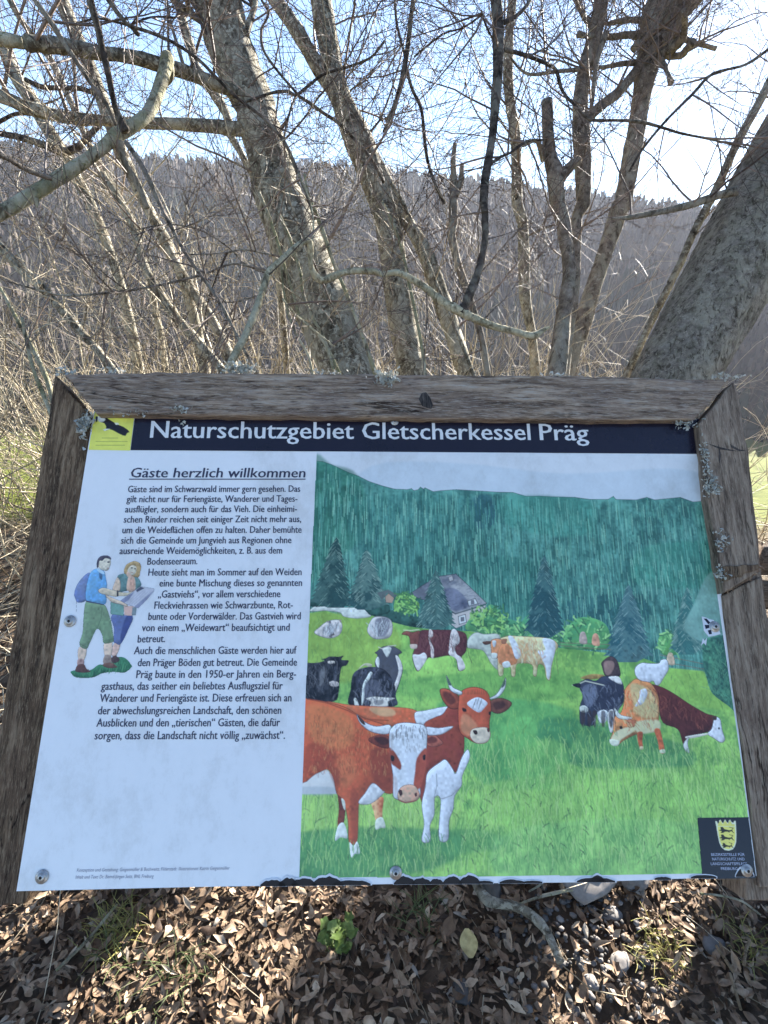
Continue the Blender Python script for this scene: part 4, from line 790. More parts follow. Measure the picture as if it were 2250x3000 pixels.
PTL, PTR, PBR, PBL = UV(275, 1205), UV(2049, 1228), UV(2217, 2566), UV(48, 2611)
panel = slab('panel', [PTL, PTR, PBR, UV(1900, 2578), UV(1700, 2585), UV(1150, 2590), UV(600, 2598), PBL], 0.0, -0.003, M['panel'], board)
RV = UV(1125, 1322)[1]
def strip(name, pts, w, mat): return slab(name, pts, w, w-0.00025, mat, panel)
HB_L, HB_R = UV(392, 1319), UV(2051, 1330)
strip('header_strip', [UV(*FULL(292, 897)), (PTR[0], PTR[1]), (UV(2058, 1328)[0], HB_R[1]), UV(383, 1319)], 0.0006, M['navy'])
lf = lambda v: PBL[0]+(PTL[0]-PBL[0])*(v-PBL[1])/(PTL[1]-PBL[1])          # left and right edge of the panel
rf = lambda v: PBR[0]+(PTR[0]-PBR[0])*(v-PBR[1])/(PTR[1]-PBR[1])
def keep_of(p, extra=None):
    vv = p.v1-(np.arange(p.h)+0.5)/p.k; uu = p.u0+(np.arange(p.w)+0.5)/p.k
    k = (uu[None, :] > lf(vv)[:, None]+0.0015) & (uu[None, :] < rf(vv)[:, None]-0.0015)
    return k & extra if extra is not None else k
pp = paint_pasture()
bu = np.array([UV(x, 1500)[0] for x in (0, 1)])
pl_t, pl_b = UV(*FULL(683, 997)), UV(*FULL(642, 1896))
vv = pp.v1-(np.arange(pp.h)+0.5)/pp.k; uu = pp.u0+(np.arange(pp.w)+0.5)/pp.k
le = pl_b[0]+(pl_t[0]-pl_b[0])*(vv-pl_b[1])/(pl_t[1]-pl_b[1])
bl_, br_ = UV(870, 2573), UV(2216, 2560)
be = bl_[1]+(br_[1]-bl_[1])*(uu-bl_[0])/(br_[0]-bl_[0])
pp.build('pasture_picture', panel, 0.0004, M['print'], keep_of(pp, (uu[None, :] > le[:, None]) & (vv[:, None] > be[None, :])))
hk = paint_hikers(); hk.build('hiker_picture', panel, 0.0004, M['print'], keep_of(hk, hk.pm > 0.25))
bd = paint_badge(); bd.build('eagle_badge', panel, 0.0007, M['print'], keep_of(bd))
ct = paint_crest()
vv = ct.v1-(np.arange(ct.h)+0.5)/ct.k; uu = ct.u0+(np.arange(ct.w)+0.5)/ct.k
cl_t, cl_b = UV(*K_(88, 183)), UV(*K_(200, 1510)); le = cl_b[0]+(cl_t[0]-cl_b[0])*(vv-cl_b[1])/(cl_t[1]-cl_b[1])
ct.build('crest_plate', panel, 0.0008, M['print'], keep_of(ct, uu[None, :] > le[:, None]))

def lettering(name, lines, mat, w, weight, shear=0.0):
    """lines: (text, left px, right px, baseline px, cap-height in metres); one printed block"""
    bm = bmesh.new(); loc = np.array(parent_loc(panel)); dg = None
    for text, xl, yl_, xr, yr, cap in lines:
        a = np.array(UV(xl, yl_)); b = np.array(UV(xr, yr)); L = np.linalg.norm(b-a); e = (b-a)/L; nrm = np.array([-e[1], e[0]])
        cu = bpy.data.curves.new('text', 'FONT'); cu.body = text; cu.size = 1.0; cu.resolution_u = 2; cu.shear = shear
        o = bpy.data.objects.new('text', cu); col.objects.link(o)
        dg = bpy.context.evaluated_depsgraph_get(); ev = o.evaluated_get(dg); me = ev.to_mesh()
        co = np.zeros(len(me.vertices)*3); me.vertices.foreach_get('co', co); co = co.reshape(-1, 3)
        x0, x1 = co[:, 0].min(), co[:, 0].max(); sx = L/(x1-x0); sy = cap/0.727
        vs = []
        for c in co:
            q = a+e*(c[0]-x0)*sx+nrm*c[1]*sy; vs.append(bm.verts.new(BW(q[0], q[1], w)-loc))
        polys = [tuple(p.vertices) for p in me.polygons]; copies = [vs]
        if weight:                                 # bolder: a second impression a hair to the right
            copies.append([bm.verts.new(Vector(v.co)+Vector(PU*e[0]+PV*e[1])*weight*2.2*sy+Vector(PW)*0.00004) for v in vs])
        for vs_ in copies:
            for p in polys:
                try: bm.faces.new([vs_[i] for i in p])
                except ValueError: pass
        ev.to_mesh_clear(); bpy.data.objects.remove(o); bpy.data.curves.remove(cu)
    bm.normal_update()
    for f in bm.faces:
        if f.normal.dot(Vector(PW)) < 0: f.normal_flip()
    me = bpy.data.meshes.new(name); bm.to_mesh(me); bm.free(); o = bpy.data.objects.new(name, me); col.objects.link(o)
    o.parent = panel; me.materials.append(mat); return o
def fl(x, y): return FULL(x, y)
def cap_m(x, y0, y1): return UV(*FULL(x, y0))[1]-UV(*FULL(x, y1))[1]
def L_(t, x0, y0, x1, y1, cap): a = fl(x0, y0); b = fl(x1, y1); return (t, a[0], a[1], b[0], b[1], cap)
hc = cap_m(760, 911, 949)
lettering('title_lettering', [L_('Naturschutzgebiet', 324, 946, 763, 948.5, hc), L_('Gletscherkessel', 782, 948.5, 1145, 951, hc), L_('Präg', 1166, 951, 1271, 952, hc)], M['letter_white'], 0.0009, 0.013)
lettering('heading_lettering', [L_('Gäste herzlich willkommen', 282, 1031.5, 659, 1031.5, cap_m(480, 1009, 1031))], M['letter_blue'], 0.0005, 0.014, 0.1)
u_a, u_b = UV(*FULL(279, 1034.2)), UV(*FULL(660, 1034.2)); u_c, u_d = UV(*FULL(660, 1036.2)), UV(*FULL(279, 1036.2))
strip('heading_underline', [u_a, u_b, u_c, u_d], 0.0005, M['letter_blue'])
BODY = [('Gäste sind im Schwarzwald immer gern gesehen. Das', 276, 648, 1062.5), ('gilt nicht nur für Feriengäste, Wanderer und Tages-', 273, 642, 1084), ('ausflügler, sondern auch für das Vieh. Die einheimi-', 270, 641, 1106),
        ('schen Rinder reichen seit einiger Zeit nicht mehr aus,', 267, 650, 1128), ('um die Weideflächen offen zu halten. Daher bemühte', 264, 651, 1151), ('sich die Gemeinde um Jungvieh aus Regionen ohne', 261, 629, 1173.5),
        ('ausreichende Weidemöglichkeiten, z. B. aus dem', 258, 609, 1196), ('Bodenseeraum.', 318, 426, 1219), ('Heute sieht man im Sommer auf den Weiden', 320, 651, 1242.5), ('eine bunte Mischung dieses so genannten', 344, 652, 1266),
        ('„Gastviehs“, vor allem verschiedene', 341, 605, 1290), ('Fleckviehrassen wie Schwarzbunte, Rot-', 333, 632, 1314), ('bunte oder Vorderwälder. Das Gastvieh wird', 320, 649, 1338), ('von einem „Weidewart“ beaufsichtigt und', 306, 625, 1362.5),
        ('betreut.', 297, 356, 1387), ('Auch die menschlichen Gäste werden hier auf', 289, 640, 1412), ('den Präger Böden gut betreut. Die Gemeinde', 297, 641, 1438), ('Präg baute in den 1950-er Jahren ein Berg-', 294, 639, 1463.5),
        ('gasthaus, das seither ein beliebtes Ausflugsziel für', 218, 610, 1489), ('Wanderer und Feriengäste ist. Diese erfreuen sich an', 215, 629, 1515), ('der abwechslungsreichen Landschaft, den schönen', 211, 607, 1542), ('Ausblicken und den „tierischen“ Gästen, die dafür', 208, 604, 1568.5),
        ('sorgen, dass die Landschaft nicht völlig „zuwächst“.', 204, 615, 1596)]
bc = cap_m(440, 1225, 1242.5)*0.93
lettering('body_lettering', [L_(t, a, y+1.2, b, y, bc) for t, a, b, y in BODY], M['letter_blue'], 0.0005, 0.012)
lettering('credit_lettering', [L_('Konzeption und Gestaltung: Geigenmüller & Buchweitz, Filderstadt  Illustrationen: Katrin Geigenmüller', 166, 1883, 496, 1878.5, cap_m(300, 1870, 1878)), L_('Inhalt und Text: Dr. Bernd-Jürgen Seitz, BNL Freiburg', 163, 1898, 332, 1896, cap_m(300, 1870, 1878))], M['letter_faint'], 0.0005, 0.0, 0.15)
ck = lambda t, x0, x1, y: (t, *K_(x0, y), *K_(x1, y), UV(*K_(760, 960))[1]-UV(*K_(760, 1024))[1])
lettering('crest_lettering', [ck('BEZIRKSSTELLE FÜR', 395, 1135, 1030), ck('NATURSCHUTZ UND', 418, 1132, 1130), ck('LANDSCHAFTSPFLEGE', 388, 1190, 1234), ck('FREIBURG', 612, 980, 1342)], M['letter_crest'], 0.001, 0.005)

# chipped enamel along the lower edge and round one screw
def chips():
    rg = np.random.default_rng(4)
    def hump(x, hw, h, yb, n=9):
        return [(x-hw+2*hw*i/n, yb-0.8*h*math.sin(math.pi*i/n)**0.7*(0.8+0.35*rg.random())) for i in range(n+1)]
    W = [hump(x, hw, h, yb(x)) for x, hw, h in ((800, 40, 24), (845, 32, 30), (890, 40, 30), (960, 50, 34), (1030, 60, 18), (1185, 34, 32), (1235, 30, 24), (1278, 22, 20), (1325, 30, 30), (1375, 34, 34), (1420, 26, 8), (1500, 40, 12), (1560, 30, 6), (1745, 60, 16), (1748, 26, 24), (1940, 26, 8), (2060, 40, 10), (2180, 28, 34))]
    k = 0
    for q in W:
        slab('enamel_chip', [UV(*p) for p in [(q[0][0], q[0][1]+6)]+q+[(q[-1][0], q[-1][1]+6)]][::-1], 0.0012, 0.0002, M['chip_white'], panel)
        c = (np.mean([p[0] for p in q]), q[0][1]+6)
        s = [(c[0]+(x-c[0])*0.93, c[1]+(y-c[1])*0.78) for x, y in q]
        slab('bare_steel', [UV(*p) for p in [(s[0][0], s[0][1]+4)]+s+[(s[-1][0], s[-1][1]+4)]][::-1], 0.0015, 0.0002, M['rust'], panel)
def yb(x):
    return UVpix(x)
def UVpix(x):                                      # pixel height of the panel's lower edge at pixel column x
    return float(np.interp(x, [48, 600, 1150, 1700, 1900, 2217], [2611, 2598, 2590, 2585, 2578, 2566]))-5
chips()
S1 = Crop(1400, 1550, 1.9518)
star = [(1278, 500), (1300, 505), (1320, 515), (1345, 520), (1372, 560), (1385, 600), (1350, 610), (1318, 615), (1305, 600), (1290, 580), (1285, 540)]
slab('enamel_chip', [UV(*S1(*p)) for p in star][::-1], 0.0012, 0.0002, M['chip_white'], panel)
for q in ([(1288, 512), (1305, 512), (1325, 535), (1315, 545)], [(1294, 548), (1318, 548), (1320, 565), (1300, 572)], [(1312, 580), (1330, 575), (1335, 600), (1320, 602)]):
    slab('bare_steel', [UV(*S1(*p)) for p in q][::-1], 0.0015, 0.0002, M['navy'], panel)
slab('enamel_chip', [UV(*S1(*p)) for p in [(1275, 665), (1285, 625), (1295, 640), (1308, 622), (1302, 665), (1290, 650)]][::-1], 0.0012, 0.0002, M['chip_white'], panel)

# washers and screws
sm = NT('dull_steel'); sm.base(sm.ramp(sm.noise(sm.coord(), 200, 4), [(0.3, (0.30, 0.29, 0.28)), (0.7, (0.55, 0.54, 0.52))])); sm.set(Metallic=0.85, Roughness=0.42)
sd_ = NT('dark_recess'); sd_.base((0.02, 0.02, 0.02)); sd_.set(Roughness=0.6)
def screw(px, py, r=0.0085):
    u, v = UV(px, py); loc = np.array(BW(u, v, 0.0))
    prof = [(1.0, 0.0), (1.0, 0.10), (0.93, 0.16), (0.66, 0.20), (0.60, 0.26), (0.58, 0.36), (0.46, 0.46), (0.24, 0.50), (0.20, 0.50), (0.18, 0.34), (0.0, 0.34)]
    n = 28; V = []
    for a, h in prof:
        for i in range(n):
            t = 2*np.pi*i/n; V.append(loc+PU*(a*r*math.cos(t))+PV*(a*r*math.sin(t))+PW*(h*r+0.0008))
    Q = [];
    for k in range(len(prof)-1):
        for i in range(n): Q.append((k*n+i, k*n+(i+1) % n, (k+1)*n+(i+1) % n, (k+1)*n+i))
    o = mesh_np('screw', np.array(V), [np.array(Q)], sm.m, panel, True)
    o.data.materials.append(sd_.m)
    mi = np.zeros(len(o.data.polygons), np.int32); mi[-3*n:] = 1; o.data.polygons.foreach_set('material_index', mi)
for s in ((206, 1820), (124, 2568), (1159, 2556), (2186, 2549), (2092, 1836), (1156, 1236)): screw(*s, r=0.0085 if s[0] != 1156 else 0.0065)

# weathered timber frame
def timber(name, axis_scale, pal, patch=0.5):
    m = NT(name); mp2 = m.n('ShaderNodeMapping'); mp2.inputs['Scale'].default_value = axis_scale; m.l(m.coord((1, 1, 1), 'Object', (LEAN, 0, 0)), mp2.inputs['Vector']); v = mp2.outputs[0]
    g = m.noise(v, 6, 10, 0.72, 0.6); g2 = m.noise(v, 18, 6, 0.7, 0.3); n3 = m.noise(m.coord(), 9, 5, 0.65)
    c = m.ramp(g, [(0.36, pal[0]), (0.47, pal[1]), (0.56, pal[2]), (0.66, pal[3])])
    c = m.mix(m.ramp(n3, [(patch-0.05, (0, 0, 0)), (patch+0.12, (0.8, 0.8, 0.8))]), c, m.ramp(g2, [(0.35, pal[4]), (0.65, pal[5])]))
    st = m.ramp(g2, [(0.34, (0.35, 0.33, 0.33)), (0.46, (1, 1, 1))]); c = m.mix(1.0, c, st, 'MULTIPLY')
    g3 = m.noise(v, 3.2, 4, 0.5, 0.8); ck = m.ramp(g3, [(0.478, (1, 1, 1)), (0.496, (0.16, 0.14, 0.13)), (0.504, (0.16, 0.14, 0.13)), (0.522, (1, 1, 1))])
    ckm = m.ramp(m.noise(m.coord(), 5, 2), [(0.45, (0, 0, 0)), (0.6, (1, 1, 1))]); c = m.mix(ckm, c, m.mix(1.0, c, ck, 'MULTIPLY'))
    fl_ = m.ramp(m.noise(v, 40, 4, 0.7), [(0.52, (0, 0, 0)), (0.62, (0.55, 0.55, 0.55))]); c = m.mix(fl_, c, pal[3])
    m.base(c); m.set(Roughness=0.9); m.b.inputs['Specular IOR Level'].default_value = 0.2
    a = m.n('ShaderNodeMath', operation='ADD'); m.l(g, a.inputs[0]); m.l(g2, a.inputs[1]); m.bump(a.outputs[0], 0.9, 0.004); return m.m
rail_m = timber('weathered_rail', (1.5, 15, 15), [(0.078, 0.051, 0.039), (0.248, 0.177, 0.124), (0.430, 0.319, 0.230), (0.475, 0.415, 0.349), (0.128, 0.085, 0.066), (0.307, 0.228, 0.177)], 0.52)
post_m = timber('weathered_post', (14, 14, 1.5), [(0.037, 0.024, 0.016), (0.108, 0.069, 0.042), (0.227, 0.150, 0.093), (0.354, 0.259, 0.168), (0.059, 0.036, 0.025), (0.185, 0.116, 0.073)], 0.5)
post_n = timber('grey_post', (14, 14, 1.5), [(0.085, 0.061, 0.045), (0.211, 0.154, 0.112), (0.316, 0.239, 0.175), (0.408, 0.334, 0.254), (0.127, 0.083, 0.064), (0.242, 0.172, 0.127)], 0.55)
WR = 0.018
rail = slab('top_rail', [UV(*p, WR) for p in ((184, 1094), (282, 1212), (700, 1217), (1150, 1223), (1700, 1229), (2036, 1229), (2140, 1113), (1700, 1101), (1000, 1095), (500, 1091))], WR, -0.045, rail_m, board, 0.0007, 0.02, 1, 0.003)
lp = slab('frame_post', [UV(*p, -0.0035) for p in ((160, 1096), (268, 1222), (270, 1300), (160, 2000), (95, 2450), (92, 2606), (70, 2650), (-95, 2668), (-90, 2500), (0, 2130), (54, 1745), (104, 1440))][::1], -0.0035, -0.06, post_m, board, 0.0008, 0.025, 2, 0.003)
rp = slab('frame_post', [UV(*p, WR) for p in ((2152, 1117), (2170, 1186), (2190, 1321), (2200, 1457), (2217, 1576), (2227, 1655), (2226, 1672), (2200, 1690), (2165, 1712), (2122, 1738), (2117, 1700), (2105, 1660), (2091, 1559), (2073, 1457), (2058, 1308), (2050, 1240))], WR, -0.006, post_n, board, 0.0009, 0.02, 3, 0.003)
slab('backing_post', [UV(*p, -0.0065) for p in ((2140, 1150), (2195, 1321), (2236, 1700), (2300, 2150), (2380, 2640), (2190, 2640), (2180, 2400), (2090, 1700), (2040, 1300), (2044, 1245))], -0.0065, -0.06, post_n, board, 0.0008, 0.03, 4, 0.003)
slab('backing_face', [UV(*p, 0.004) for p in ((2230, 1690), (2239, 1800), (2300, 2200), (2360, 2600), (2228, 2600), (2217, 2500), (2190, 2270), (2140, 1930), (2117, 1745), (2170, 1716))], 0.004, -0.006, post_n, board, 0.0008, 0.03, 5, 0.002)
kn = NT('knot_wood'); kn.base(kn.ramp(kn.noise(kn.coord((6, 1, 1)), 60, 6), [(0.35, (0.012, 0.01, 0.009)), (0.55, (0.06, 0.048, 0.042)), (0.7, (0.13, 0.108, 0.095))])); kn.set(Roughness=0.9)
KC = Crop(1125, 1050, 1.4747)
slab('knot', [UV(*KC(*p), WR+0.0006) for p in ((150, 175), (163, 150), (182, 146), (200, 170), (212, 200), (205, 218), (188, 214), (165, 205))], WR+0.0006, WR-0.002, kn.m, rail, 0.0006, 0.006, 31)
for q_ in (((2140, 1301), (2165, 1316), (2186, 1320), (2166, 1322), (2142, 1310)), ((2105, 1300), (2112, 1330), (2110, 1372), (2106, 1345)), ((2070, 1298), (2110, 1310), (2160, 1322), (2112, 1317))):
    slab('crack', [UV(*p, WR+0.0004) for p in q_], WR+0.0004, WR-0.002, kn.m, rp, 0.0003, 0.006, 33)
tb = Tubes()                                       # splinters where the right board has broken off
rg = np.random.default_rng(9)
for i in range(46):
    t = i/45; a = np.array([2118+108*t, 1700-38*t+rg.uniform(-8, 14)]); L = rg.uniform(20, 46)*(1-0.4*t); d = np.array([0.15+0.5*rg.random(), 0.55*(1-t)+0.05])
    w0 = rg.uniform(0.002, WR-0.001); b = a+d/np.linalg.norm(d)*L*0.8
    p0 = BW(*UV(*(a-d*8), w0), w0); p1 = BW(*UV(*b, w0), w0-0.003); p1[2] = p1[2]
    tb.tube([p0, p0*0.5+p1*0.5+rg.normal(0, 0.0007, 3), p1], [0.0028, 0.002, 0.0006], 5, 0.1)
tb.build('splintered_edge', post_n, rp)
for i, (q, w_) in enumerate((([(2119, 1660), (2226, 1652), (2224, 1668), (2160, 1690), (2121, 1702)], 0.0205), ([(2124, 1735), (2120, 1705), (2170, 1688), (2222, 1672), (2205, 1694), (2160, 1722)], 0.0165))):
    slab('splintered_edge', [UV(*p, w_) for p in q], w_, 0.004, post_m, rp, 0.0009, 0.006, 20+i, 0.0012)
# back stays carrying the board
for s, nm in ((-0.52, 0), (0.52, 1)):
    t = Tubes(); top = BW(s*0.98, 0.62, -0.05); ft = np.array([s, 0.70, gz(s, 0.7)-0.1])
    V = []
    for c, wd in ((ft, 0.035), (top, 0.035)):
        for dx, dy in ((-1, -1), (1, -1), (1, 1), (-1, 1)): V.append(c+np.array([dx*wd, dy*wd, 0]))
    mesh_np('back_stay', np.array(V), [np.array([(0, 1, 5, 4), (1, 2, 6, 5), (2, 3, 7, 6), (3, 0, 4, 7), (4, 5, 6, 7)])], post_n, board, False)

# grey leafy lichen tufts
lm = NT('grey_lichen'); lm.base(lm.ramp(lm.noise(lm.coord(), 120, 4), [(0.3, (0.20, 0.20, 0.18)), (0.5, (0.42, 0.42, 0.37)), (0.7, (0.62, 0.61, 0.55))])); lm.set(Roughness=0.95)
def lichen(px, py, w, ru, rv, n, seed, parent, size=0.004):
    rg = np.random.default_rng(seed); c = UV(px, py, w); V = []; T = []; k = 0
    for _ in range(n):
        a = rg.normal(0, 0.5, 2)*np.array([ru, rv]); o = np.array(BW(c[0]+a[0], c[1]+a[1], w+rg.uniform(0, size*1.2)))
        d = rg.normal(0, 1, 3)+PW*0.8; d /= np.linalg.norm(d); e = np.cross(d, rg.normal(0, 1, 3)); e /= np.linalg.norm(e)
        L = size*rg.uniform(0.7, 1.8); W_ = L*rg.uniform(0.35, 0.7); nrm = np.cross(d, e)
        base = k
        for t in np.linspace(0, 1, 4):
            cpt = o+d*L*t+nrm*L*0.45*t*t; ww = W_*(0.35+0.9*t)*(1.0 if t < 1 else 0.75)
            V += [cpt-e*ww*0.6+nrm*ww*0.3, cpt, cpt+e*ww*0.6+nrm*ww*0.3]; k += 3
        for i in range(3):
            for j in range(2): T.append((base+i*3+j, base+i*3+j+1, base+i*3+j+4, base+i*3+j+3))
    mesh_np('lichen', np.array(V), [np.array(T)], lm.m, parent)
for i, (a, b, w_, ru, rv, n, pa) in enumerate(((704, 1086, 0.005, 0.030, 0.011, 330, rail), (1133, 1108, 0.018, 0.020, 0.011, 200, rail), (250, 1248, 0.0, 0.010, 0.020, 220, lp), (190, 1090, 0.0, 0.018, 0.008, 90, rail), (528, 1201, 0.019, 0.011, 0.004, 60, rail), (400, 1211, 0.012, 0.030, 0.004, 90, rail), (2005, 1238, 0.010, 0.022, 0.012, 130, rail), (2082, 1420, 0.019, 0.014, 0.022, 170, rp), (2062, 1330, 0.016, 0.005, 0.03, 110, rp), (2112, 1590, 0.019, 0.012, 0.018, 60, rp), (2108, 1680, 0.019, 0.01, 0.012, 60, rp), (2120, 1106, 0.018, 0.03, 0.006, 90, rail), (1640, 1102, 0.0, 0.06, 0.003, 40, rail), (330, 1088, 0.0, 0.05, 0.004, 60, rail), (950, 1092, 0.0, 0.07, 0.003, 70, rail), (535, 1236, 0.001, 0.004, 0.006, 14, rail))):
    lichen(a, b, w_, min(ru, 0.03), rv, int(n*0.68), 40+i, pa, 0.0045 if i < 3 else 0.0035)
# ---------------------------------------------------------------- trees
WIND = np.array([0.0, 0.0, 1.0])
def grow(tb, start, d, L, r, depth, rg, spread=0.7, up=0.25, kids=3, wob=0.22, sides=None, limit=[0]):
    """a branch that wanders, tapers and forks"""
    n = max(4, int(L/0.10)) if depth > 1 else 5
    n = min(n, 14); p = np.array(start, float); d = d/np.linalg.norm(d); pts = [p.copy()]; dirs = [d]
    for i in range(n):
        d = d + rg.normal(0, wob, 3)*(L/n/0.12)**0.5*0.6 + np.array([0, 0, up*0.10]); d /= np.linalg.norm(d)
        p = p + d*L/n; pts.append(p.copy()); dirs.append(d)
    t = np.linspace(0, 1, n+1); rad = np.maximum(r*(1-0.72*t), 0.0013)
    tb.tube(pts, rad, sides or (6 if r > 0.01 else 4 if r > 0.004 else 3), 0.0, False)
    if depth <= 0: return
    for k in range(kids+(rg.random() < 0.5)):
        i = rg.integers(max(1, int(n*0.2)), n+1); ax = rg.normal(0, 1, 3); ax -= dirs[i]*(ax@dirs[i]); ax /= np.linalg.norm(ax)
        dd = dirs[i]*math.cos(spread)+ax*math.sin(spread)*rg.uniform(0.7, 1.2)
        grow(tb, pts[i], dd, L*rg.uniform(0.45, 0.72), max(rad[i]*rg.uniform(0.45, 0.68), 0.0014), depth-1, rg, spread, up, kids, wob)

def pix_path(crop, rows, d0, d1, k=6):
    """rows: (x, y, width in crop pixels); depths run d0..d1; returns points and radii"""
    q = np.array([(*crop(x, y), w/crop.k) for x, y, w in rows], float)
    s = np.concatenate([[0], np.cumsum(np.hypot(np.diff(q[:, 0]), np.diff(q[:, 1])))]); s /= s[-1]
    d = d0+(d1-d0)*s
    W = np.array([np.append(P(x, y, dd), w*0.5*dd/F) for (x, y, w), dd in zip(q, d)])
    W = crom(W, k); tn = np.gradient(W[:, :3], axis=0); nn = np.cross(tn, W[:, :3]-CAM); nn /= np.linalg.norm(nn, axis=1)[:, None]
    nxy = np.hypot(nn@RGT, nn@UPV)                                    # off-axis limbs look wider through a wide lens than they are
    return W[:, :3], np.maximum(W[:, 3]*nxy, 0.0012)
def to_ground(pts, rad, flare=1.25):
    """continue the lower end of a trunk into the ground (last row is the lowest)"""
    d = pts[-1]-pts[-4]; d /= np.linalg.norm(d); p = pts[-1].copy(); P2 = []; R2 = []
    for i in range(40):
        d = d*0.85+np.array([0, 0, -1])*0.25; d /= np.linalg.norm(d); p = p+d*0.14; P2.append(p.copy()); R2.append(rad[-1]*(1+(flare-1)*min(1, i/8)))
        if p[2] < gz(p[0], p[1])-0.12: break
    return np.vstack([pts, P2]), np.concatenate([rad, R2])
def merge(segs):
    P_, R_ = [], []
    for a, b in segs: P_.append(a); R_.append(b)
    return np.vstack(P_), np.concatenate(R_)
TREE_GROUP = 'leafless trees behind the board'
def tree(name, label, cat, trunk, limbs, mat, twigs, seed, root_down=True, sides=16, bump=0.07, twigmat='twig', group=None, limb_mat=None):
    """trunk: (pts, rad) top to bottom; limbs: list of (pts, rad) base to tip; twigs: (n per limb, length, radius, depth)"""
    rg = np.random.default_rng(seed); pts, rad = trunk
    if root_down: pts, rad = to_ground(pts, rad)
    base = pts[-1]; root = empty(name, tuple(base)); prop(root, label, cat, group)
    tb = Tubes(); tb.tube(pts, rad, sides, bump, True, seed); tb.build('trunk', mat, root)
    for i, (lp_, lr_) in enumerate(limbs):
        t = Tubes(); t.tube(lp_, lr_, 10, bump, True, seed+i+1); t.build('limb', limb_mat or mat, root)
    tw = Tubes(); n, L, r, dep = twigs
    srcs = [(pts[:max(3, int(len(pts)*0.8))], rad)]+[(a, b) for a, b in limbs]
    for a, b in srcs:
        for _ in range(n):
            i = rg.integers(0, len(a)-1); tan = a[i+1]-a[i] if i+1 < len(a) else a[i]-a[i-1]; tan = tan/np.linalg.norm(tan)
            ax = rg.normal(0, 1, 3); ax -= tan*(ax@tan); ax /= np.linalg.norm(ax); ax[2] = abs(ax[2])*0.7+0.1
            st = a[i]+ax*b[i]*0.7
            grow(tw, st, ax+np.array([0, 0, 0.35]), L*rg.uniform(0.5, 1.2), r*rg.uniform(0.6, 1.2), dep, rg)
    if tw.n: tw.build('crown', M[twigmat], root)
    return root

# two-stemmed mossy trees left of centre
t1 = merge([pix_path(Z1, [(905, -60, 210), (935, 0, 208), (985, 170, 205), (1030, 300, 200), (1085, 420, 188), (1120, 540, 180), (1160, 680, 192), (1215, 884, 218)], 3.15, 3.05), pix_path(Z3, [(1245, 120, 232), (1300, 300, 245), (1350, 430, 262), (1430, 620, 240), (1500, 800, 225)], 3.05, 2.95)])
l1 = [pix_path(Z1, [(1010, 395, 66), (900, 350, 66), (800, 312, 72), (680, 276, 74), (560, 245, 70), (420, 228, 74), (300, 205, 80), (180, 190, 86), (118, 188, 92)], 3.0, 2.3),
      pix_path(Z1, [(1150, 570, 78), (1040, 558, 74), (900, 545, 66), (760, 535, 58), (640, 535, 55), (500, 525, 52), (360, 515, 58), (250, 500, 60), (120, 465, 62), (40, 430, 60), (-60, 390, 64)], 3.05, 3.0),
      pix_path(Z1, [(1060, 150, 40), (1080, 90, 34), (1100, 20, 28), (1105, -40, 26)], 3.05, 3.1),
      pix_path(Z1, [(900, 110, 40), (840, 70, 34), (760, 10, 30), (720, -40, 28)], 3.1, 3.0)]
tree('lichen_covered_tree', 'thickest leafless tree left of the centre with two horizontal limbs to the left', 'tree', t1, l1, M['bark_lichen'], (6, 1.0, 0.009, 3), 101, group=TREE_GROUP)
t2 = merge([pix_path(Z1, [(1372, -60, 96), (1385, 0, 100), (1410, 150, 98), (1445, 330, 96), (1490, 470, 105), (1545, 600, 135), (1600, 750, 120), (1640, 884, 100)], 3.6, 3.5), pix_path(FULL, [(835, 470, 62), (850, 560, 60), (868, 690, 64), (892, 812, 60)], 3.5, 3.4)])
l2 = [pix_path(Z1, [(1475, 440, 84), (1400, 330, 72), (1340, 230, 66), (1280, 130, 70), (1190, 0, 62), (1150, -60, 58)], 3.55, 3.6), pix_path(FULL, [(782, 300, 40), (820, 370, 38), (850, 430, 34), (880, 480, 30), (918, 545, 36), (955, 650, 40), (985, 740, 40), (1012, 820, 40)], 3.55, 3.35)]
tree('lichen_covered_tree', 'forked leafless tree standing right of the thickest lichen covered one', 'tree', t2, l2, M['bark_lichen'], (6, 1.0, 0.008, 3), 102, group=TREE_GROUP)
t3 = merge([pix_path(Z2, [(560, -40, 40), (545, 100, 40), (540, 200, 42), (535, 330, 46), (545, 450, 48), (565, 560, 50), (572, 700, 46), (575, 884, 50)], 4.2, 4.2), pix_path(Z4, [(600, 150, 52), (605, 330, 55), (610, 480, 52), (640, 640, 40), (655, 800, 45)], 4.2, 4.1)])
tree('slim_tree', 'slim pale barked tree rising just behind the dark curved branch', 'tree', t3, [], M['bark_lichen'], (10, 1.0, 0.008, 3), 103, sides=12, group=TREE_GROUP)
